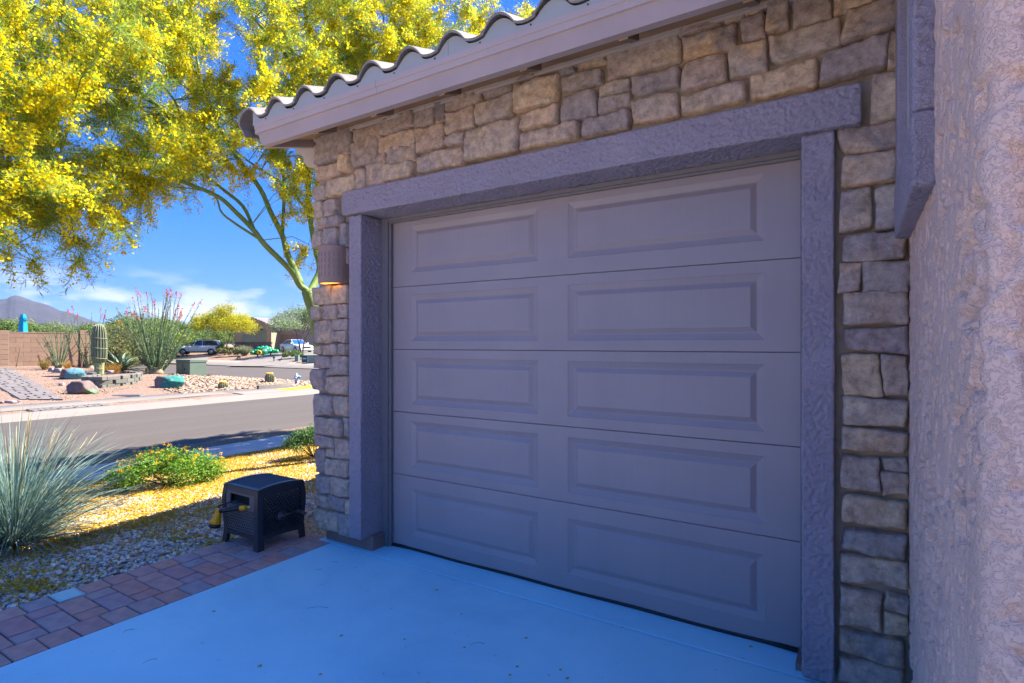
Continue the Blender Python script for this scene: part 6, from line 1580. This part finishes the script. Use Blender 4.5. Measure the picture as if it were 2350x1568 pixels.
# ------------------------------------------------------------------ cars
M['tyre'] = plain('tyre_rubber', (.015, .015, .016), .8, 0); M['rim'] = plain('wheel_rim', (.45, .46, .48), .35, 0, metal=.7)
m, nt, bs = material('car_glass_dark'); bs.inputs['Base Color'].default_value = (.015, .02, .03, 1); bs.inputs['Roughness'].default_value = .06; bs.inputs['Specular IOR Level'].default_value = .9; M['cglass'] = m
m, nt, bs = material('car_glass_blue'); bs.inputs['Base Color'].default_value = (.02, .10, .42, 1); bs.inputs['Roughness'].default_value = .12; bs.inputs['Specular IOR Level'].default_value = .6; M['bglass'] = m
M['lamp_c'] = plain('headlight_glass', (.6, .63, .66), .15, 0); M['blackp'] = plain('black_trim', (.02, .02, .024), .5, 0); M['tail'] = plain('tail_lamp', (.3, .01, .01), .3, 0)
def car(name, lab, p, heading, L, Wd, Ht, col, suv, shield):
    """built nose to +x, base at z=0"""
    paint, nt, bs = material(name+'_paint'); bs.inputs['Base Color'].default_value = (*col, 1); bs.inputs['Roughness'].default_value = .28; bs.inputs['Coat Weight'].default_value = .6
    t_ = thing(name, lab, 'car', (p.x, p.y, gz(p.x, p.y)+.02), heading); hl, hw = L/2, Wd/2
    bel = .60*Ht if suv else .63*Ht; sill = .30 if suv else .20
    top = [(-hl, bel-.02), (-hl*.90, bel+.03), (-hl*.5, bel+.01), (0, bel-.01), (hl*.42, bel), (hl*.70, bel-.06), (hl*.90, bel-.16), (hl*.985, bel-.30), (hl, bel-.40)]
    if not suv: top = [(-hl, bel-.06), (-hl*.93, bel+.02), (-hl*.62, bel+.03), (0, bel-.02), (hl*.36, bel-.01), (hl*.68, bel-.08), (hl*.90, bel-.18), (hl*.985, bel-.32), (hl, bel-.42)]
    xs = [-hl, -hl*.97, -hl*.85, -hl*.62, -hl*.4, -hl*.1, hl*.2, hl*.42, hl*.6, hl*.78, hl*.9, hl*.97, hl]; V = []; F = []
    fw_ = .34 if suv else .32; wr = fw_*1.12; ax = (-L*.29, L*.305)
    for x in xs:
        w = hw*(1-.16*max(0, (abs(x)/hl-.7)/.3)**2); zt = _pl(top, x); s = sill+.12*max(0, (abs(x)/hl-.86)/.14)
        V += [(x, -w*.9, s), (x, -w, s+.16), (x, -w, bel-.24), (x, -w*.95, min(zt, bel-.03)), (x, -w*.80, zt), (x, w*.80, zt), (x, w*.95, min(zt, bel-.03)), (x, w, bel-.24), (x, w, s+.16), (x, w*.9, s)]
    for i in range(len(xs)-1):
        for j in range(10): F.append((i*10+j, i*10+(j+1) % 10, (i+1)*10+(j+1) % 10, (i+1)*10+j))
    F += [tuple(range(10)), tuple((len(xs)-1)*10+j for j in range(10))]
    mb = MB(); mb.add(V, F, True); mb.build('body', paint, t_)
    gh = ([(-hl*.97, bel), (-hl*.84, Ht-.10), (-hl*.62, Ht-.01), (0, Ht), (hl*.10, Ht-.03), (hl*.46, bel)] if suv else [(-hl*.72, bel), (-hl*.42, Ht-.06), (-hl*.2, Ht), (hl*.02, Ht-.01), (hl*.40, bel-.02)])
    iw, tw = hw*.90, hw*.70
    wz = lambda z: iw+(tw-iw)*max(0, (z-bel)/(Ht-bel))
    V = [(x, -wz(z), z) for x, z in gh]+[(x, wz(z), z) for x, z in gh]; n = len(gh)
    F = [(i, i+1, n+i+1, n+i) for i in range(n-1)]+[tuple(range(n)), tuple(range(2*n-1, n-1, -1))]
    mb = MB(); mb.add(V, F); mb.build('cabin', paint, t_)
    # side glass
    for s in (-1, 1):
        ins = [(x*.93 if i in (0, n-1) else x*.95, z-(.07 if z > bel+.05 else -.05)) for i, (x, z) in enumerate(gh)]
        mids = (-hl*.22, hl*.12) if suv else (-hl*.16,)
        cuts = [ins[0][0]]+list(mids)+[ins[-1][0]]
        def zt_(x):
            for (a, za_), (b, zb_) in zip(ins, ins[1:]):
                if a <= x <= b: return za_+(zb_-za_)*(x-a)/(b-a)
            return bel+.05
        for ca, cb in zip(cuts, cuts[1:]):
            pts = [(ca+.03, bel+.045)]+[(cb-.03, bel+.045)]+[(x, zt_(x)) for x in np.linspace(cb-.03, ca+.03, 8)]
            mb = MB(); mb.add([(x, s*(wz(z)+.012), z) for x, z in pts], [tuple(range(len(pts)))]); mb.build('side_window', M['cglass'], t_)
    (xa_, za_), (xb_, zb_) = gh[-2], gh[-1]; d = .012
    e1, e2 = .06, .94
    q = lambda e: (xa_+(xb_-xa_)*e, za_+(zb_-za_)*e)
    (x1_, z1_), (x2_, z2_) = q(e1), q(e2); mb = MB(); mb.add([(x1_+d, -wz(z1_)*.92, z1_+d), (x1_+d, wz(z1_)*.92, z1_+d), (x2_+d, wz(z2_)*.94, z2_+d), (x2_+d, -wz(z2_)*.94, z2_+d)], [(0, 1, 2, 3)]); mb.build('windshield', shield, t_)
    (xa_, za_), (xb_, zb_) = gh[1], gh[0]; (x1_, z1_), (x2_, z2_) = q(.1), q(.85); mb = MB(); mb.add([(x1_-d, -wz(z1_)*.9, z1_+d), (x1_-d, wz(z1_)*.9, z1_+d), (x2_-d, wz(z2_)*.92, z2_+d), (x2_-d, -wz(z2_)*.92, z2_+d)], [(0, 1, 2, 3)]); mb.build('rear_window', M['cglass'], t_)
    for x in ax:
        for s in (-1, 1):
            T = Matrix.Translation((x, s*(hw-.20), fw_)) @ Matrix.Rotation(R(-90*s), 4, 'X')
            mb = MB(); mb.lathe([(fw_*.72, .0), (fw_, .02), (fw_, .20), (fw_*.95, .225), (fw_*.70, .225)], 20, M4=T); w_ = mb.build('wheel', M['tyre'], t_)
            mb = MB(); mb.lathe([(fw_*.68, .2), (fw_*.68, .23)], 18, M4=T)
            for k_ in range(5):
                a = k_*6.28/5; mb.box((-.03, .03, .23), (.03, fw_*.64, .242), T @ Matrix.Rotation(a, 4, 'Z'))
            mb.build('rim', M['rim'], w_)
            V = [(x+wr*math.cos(a), s*(hw+.004), fw_+wr*math.sin(a)) for a in np.linspace(-.25, math.pi+.25, 14)]+[(x+fw_*1.0*math.cos(a), s*(hw+.003), fw_+fw_*1.0*math.sin(a)) for a in np.linspace(-.25, math.pi+.25, 14)]
            mb = MB(); mb.add(V, [(i, i+1, 15+i, 14+i) for i in range(13)]); mb.build('wheel_arch', M['blackp'], t_)
    for s in (-1, 1):
        zz_ = bel-.30
        mb = MB(); mb.add([(hl*.93, s*hw*.93, zz_+.06), (hl*1.0, s*hw*.62, zz_+.02), (hl*1.005, s*hw*.60, zz_-.09), (hl*.975, s*hw*.90, zz_-.07), (hl*.80, s*hw*1.0, zz_+.12), (hl*.84, s*hw*.985, zz_+.0)], [(0, 1, 2, 3), (4, 0, 3, 5)]); mb.build('headlight', M['lamp_c'], t_)
        mb = MB(); mb.bbox((hl*.27, s*hw*.98-.02+(0 if s > 0 else -.16), bel+.04), (hl*.35, s*hw*.98+.02+(.16 if s > 0 else 0), bel+.18), .03, 1); mb.build('mirror', paint, t_)
        mb = MB(); mb.add([(-hl*.985, s*hw*.85, bel-.05), (-hl*.9, s*hw*.985, bel-.02), (-hl*.9, s*hw*.99, bel-.25), (-hl*.99, s*hw*.85, bel-.25)], [(0, 1, 2, 3)]); mb.build('tail_light', M['tail'], t_)
        for xx in ((-hl*.02, hl*.36, -hl*.48) if suv else (-hl*.25, hl*.36)): MB().box((xx-.006, s*(hw+.002)-.003, sill+.12), (xx+.006, s*(hw+.002)+.003, bel-.05)).build('door_line', M['blackp'], t_)
        for xx in ((-hl*.36, hl*.06) if suv else (-hl*.1,)): MB().box((xx-.1, s*(hw+.015)-.015, bel-.17), (xx+.1, s*(hw+.015)+.015, bel-.13)).build('door_handle', paint, t_)
        MB().box((-hl*.8, s*hw*.93-.03, sill-.06), (hl*.82, s*hw*.93+.03, sill+.09)).build('side_skirt', M['blackp'] if suv else paint, t_)
    mb = MB(); mb.bbox((hl*.965, -hw*.52, bel-.42), (hl*1.01, hw*.52, bel-.24), .03, 1); mb.build('grille', M['blackp'], t_)
    mb = MB(); mb.bbox((hl*.93, -hw*.86, sill+.02), (hl*1.015, hw*.86, sill+.22), .05, 1); mb.build('bumper', M['blackp'] if suv else paint, t_)
    if suv:
        for s in (-1, 1): mb = MB(); mb.tube([(-hl*.6, s*tw*.9, Ht+.0), (-hl*.55, s*tw*.9, Ht+.05), (0, s*tw*.9, Ht+.05), (hl*.05, s*tw*.9, Ht+.0)], .018, 5); mb.build('roof_rail', M['blackp'], t_)
    return t_
pc_ = at(*c3(560, 1040), 63.0); car('silver_car', 'silver blue five door car parked nose left behind the low shrubs', Vector((pc_.x-.75, 63.2, 0)), R(180+17), 4.75, 1.88, 1.70, (.80,.83,.88), True, M['cglass'])
pc_ = at(*c3(1770, 1005), 62.7); car('white_car', 'white coupe with blue sunlit windshield parked nose right on the far driveway', Vector((pc_.x+.15, 63.2, 0)), R(-40), 4.6, 1.86, 1.46, (.72,.70,.64), False, M['bglass'])
bpy.data.objects['white_car'].location.z = at(*c3(1770, 1012), 62.0).z; bpy.data.objects['silver_car'].location.z = at(*c3(560, 1045), 62.5).z

# green inflatable on its board
M['infl'] = plain('inflatable_green', (0.006, 0.252, 0.120), .25, .05, 4); M['infl2'] = plain('inflatable_lime', (0.018, 0.330, 0.084), .25, .05, 4); M['infl_w'] = plain('inflatable_white', (0.420, 0.450, 0.420), .5, 0)
ti = 61.0; gi = thing('green_inflatable', 'glossy green inflatable heap of rounded lobes with a yellow ring on the far gravel', 'inflatable', (0, 0, 0))
def lobe(cx, cy, r, mat, dy=0, nm='lobe'):
    c = at(*c3(cx, cy), ti+dy); rm_ = r/5.6*.94*ti/FOC
    pr = [(rm_*math.sin(math.pi*i/8)+.001, -rm_*math.cos(math.pi*i/8)) for i in range(9)]; MB().lathe(pr, 14, tuple(c)).build(nm, mat, gi)
for cx, cy, r, mm_, dy in [(1212, 1018, 32, 'infl2', 0), (1255, 1005, 36, 'infl', .2), (1296, 965, 34, 'infl', .5), (1290, 1008, 38, 'infl2', 0), (1340, 985, 50, 'infl', .3), (1350, 950, 30, 'infl', .6), (1402, 950, 32, 'infl', .6), (1395, 985, 58, 'infl', .2), (1440, 965, 34, 'infl', .5), (1450, 1005, 46, 'infl', .2), (1480, 985, 34, 'infl2', .3), (1515, 1005, 40, 'infl2', .1), (1545, 1002, 30, 'infl2', 0), (1370, 1010, 50, 'infl', -.2)]: lobe(cx, cy, r, M[mm_], dy)
c = at(*c3(1306, 1015), ti-.9); mb = MB(); mb.tube([(c.x+.19*math.cos(a), c.y, c.z+.19*math.sin(a)) for a in np.linspace(0, 6.28, 20)], .085, 8); mb.build('ring', M['mark_y'], gi)
for (a, b_, y) in [(1330, 1440, 992), (1345, 1420, 968)]:
    q0, q1 = at(*c3(a, y), ti-1.05), at(*c3(b_, y), ti-1.05); mb = MB(); mb.tube([q0+(q1-q0)*(i/8)+Vector((0, 0, .05*(i % 2))) for i in range(9)], .022, 4); mb.build('stripe', M['infl_w'], gi)
M['post'] = plain('brown_post', (.12, .075, .05), .9, .1, 8)
for x, y0, y1, lab in [(1282, 1032, 1086, 'short brown post below the yellow ring of the inflatable'), (1460, 1022, 1062, 'short brown post below the right end of the inflatable')]:
    q = g3(x, y1); h_ = (y1-y0)/5.6*.94*q.y/FOC; t_ = thing('wood_post', lab, 'post', (q.x, q.y, q.z)); MB().tube([(0, 0, -.1), (0, 0, h_)], [.075, .07], 8).build('post', M['post'], t_); MB().tube([(0, 0, h_), (0, 0, h_+.03)], [.085, .05], 8).build('cap', M['post'], t_)
q = g3(1505, 1140); h_ = 52/5.6*.94*q.y/FOC; t_ = thing('path_light', 'slim dark path light at the driveway edge left of the green boxes', 'path light', (q.x, q.y, q.z)); MB().tube([(0, 0, -.1), (0, 0, h_)], .05, 8).build('stem', M['iron'], t_); MB().tube([(0, 0, h_), (0, 0, h_+.1), (0, 0, h_+.14)], [.11, .12, .04], 10).build('head', M['iron'], t_)
# rust metal animal sculptures
M['rust'] = plain('rust_metal', (.05, .020, .014), .8, .2, 8)
def animal(lab, p, s, flip, dark=True):
    t_ = thing('metal_animal', lab, 'sculpture', (p.x, p.y, p.z), 0)
    f = -1 if flip else 1
    bm = bmesh.new(); me = bpy.data.meshes.new('body')
    J = {'pel': (0, 0, .50, .13), 'bel': (.18*f, 0, .62, .13), 'che': (.36*f, 0, .78, .11), 'nec': (.44*f, 0, .98, .06), 'hea': (.50*f, 0, 1.12, .065), 'sno': (.64*f, 0, 1.08, .03), 'ear': (.46*f, .03, 1.27, .02),
         'kn1': (.06*f, -.10, .28, .06), 'ho1': (-.06*f, -.11, .12, .035), 'ft1': (.12*f, -.11, .02, .03), 'kn2': (.06*f, .10, .28, .06), 'ho2': (-.10*f, .11, .12, .035), 'ft2': (.06*f, .11, .02, .03), 'el1': (.44*f, -.09, .60, .035), 'pa1': (.50*f, -.09, .44, .02), 'el2': (.44*f, .09, .60, .035), 'pa2': (.52*f, .09, .46, .02), 'ta1': (-.22*f, 0, .34, .07), 'ta2': (-.46*f, 0, .14, .04), 'ta3': (-.70*f, 0, .05, .02)}
    E = [('pel', 'bel'), ('bel', 'che'), ('che', 'nec'), ('nec', 'hea'), ('hea', 'sno'), ('hea', 'ear'), ('pel', 'kn1'), ('kn1', 'ho1'), ('ho1', 'ft1'), ('pel', 'kn2'), ('kn2', 'ho2'), ('ho2', 'ft2'), ('che', 'el1'), ('el1', 'pa1'), ('che', 'el2'), ('el2', 'pa2'), ('pel', 'ta1'), ('ta1', 'ta2'), ('ta2', 'ta3')]
    nm = list(J); me.from_pydata([tuple(c*s for c in J[k][:3]) for k in nm], [(nm.index(a), nm.index(b)) for a, b in E], [])
    o = link('body', me, t_); me.materials.append(M['rust'])
    md = o.modifiers.new('skin', 'SKIN'); o.modifiers.new('sub', 'SUBSURF').levels = 1
    for i, k in enumerate(nm): me.skin_vertices[0].data[i].radius = (J[k][3]*s,)*2
    me.skin_vertices[0].data[0].use_root = True
    MB().box((-.3*s, -.16*s, -.03), (.25*s, .16*s, .02)).build('base', M['rust'], t_)
    return t_
q = g3(1012, 1110); animal('dark red metal hopping animal sculpture at the curb below the grass tuft', q, 78/5.6*.94*q.y/FOC/1.25, False)
q = g3(1588, 1138); animal('dark red metal animal sculpture at the right driveway edge by the low shrub', q, 66/5.6*.94*q.y/FOC/1.25, False)
q = g3(1040, 1112); t_ = thing('garden_stake', 'small grey stake beside the left metal animal', 'stake', (q.x, q.y, q.z)); MB().tube([(0, 0, -.1), (0, 0, .38), (.02, 0, .5)], [.05, .07, .03], 7).build('stake', M['ocobase'], t_)
# utility cabinets at the right
M['seafoam'] = plain('cabinet_seafoam', (0.154, 0.252, 0.196), .5, .06, 4); M['dkgreen'] = plain('cabinet_dark', (0.042, 0.084, 0.077), .5, .06, 4)
def cabinet(lab, x0, x1, y0, y1, mat, dep, rz=0):
    q = g3((x0+x1)/2, y1); k_ = .94/5.6*q.y/FOC; w_, h_ = (x1-x0)*k_, (y1-y0)*k_
    t_ = thing('utility_cabinet', lab, 'utility cabinet', (q.x, q.y+dep/2, gz(q.x, q.y+dep/2)-.05), rz); mb = MB(); mb.bbox((-w_/2, -dep/2, 0), (w_/2, dep/2, h_), .03, 1); mb.build('cabinet', mat, t_); mb = MB(); mb.bbox((-w_/2-.02, -dep/2-.02, h_), (w_/2+.02, dep/2+.02, h_+.05), .02, 1); mb.build('lid', mat, t_)
    MB().box((-w_*.3, -dep/2-.012, h_*.55), (w_*.3, -dep/2-.002, h_*.75)).build('plate', M['hyd'] if mat is M['dkgreen'] else mat, t_)
cabinet('slim pale green utility pedestal under the pale tree', 1788, 1838, 1050, 1135, M['seafoam'], .35); cabinet('dark green utility cabinet beside the pale seafoam one', 1880, 1960, 1055, 1158, M['dkgreen'], .6, .1); cabinet('wide seafoam utility cabinet at the stone corner edge', 1966, 2120, 1052, 1165, M['seafoam'], .8, .1)

# ------------------------------------------------------------------ the air
hm = bpy.data.materials.new('haze'); hm.use_nodes = True; nt = hm.node_tree; nt.nodes.clear()
pv = N(nt, 'ShaderNodeVolumePrincipled'); pv.inputs['Color'].default_value = (.62, .76, 1, 1); pv.inputs['Density'].default_value = 9e-5; pv.inputs['Anisotropy'].default_value = .2
ho = N(nt, 'ShaderNodeOutputMaterial'); nt.links.new(pv.outputs[0], ho.inputs['Volume'])
MB().box((-4200, -2600, -6), (4200, 4200, 230)).build('haze', hm, None, None, None, kind='stuff')
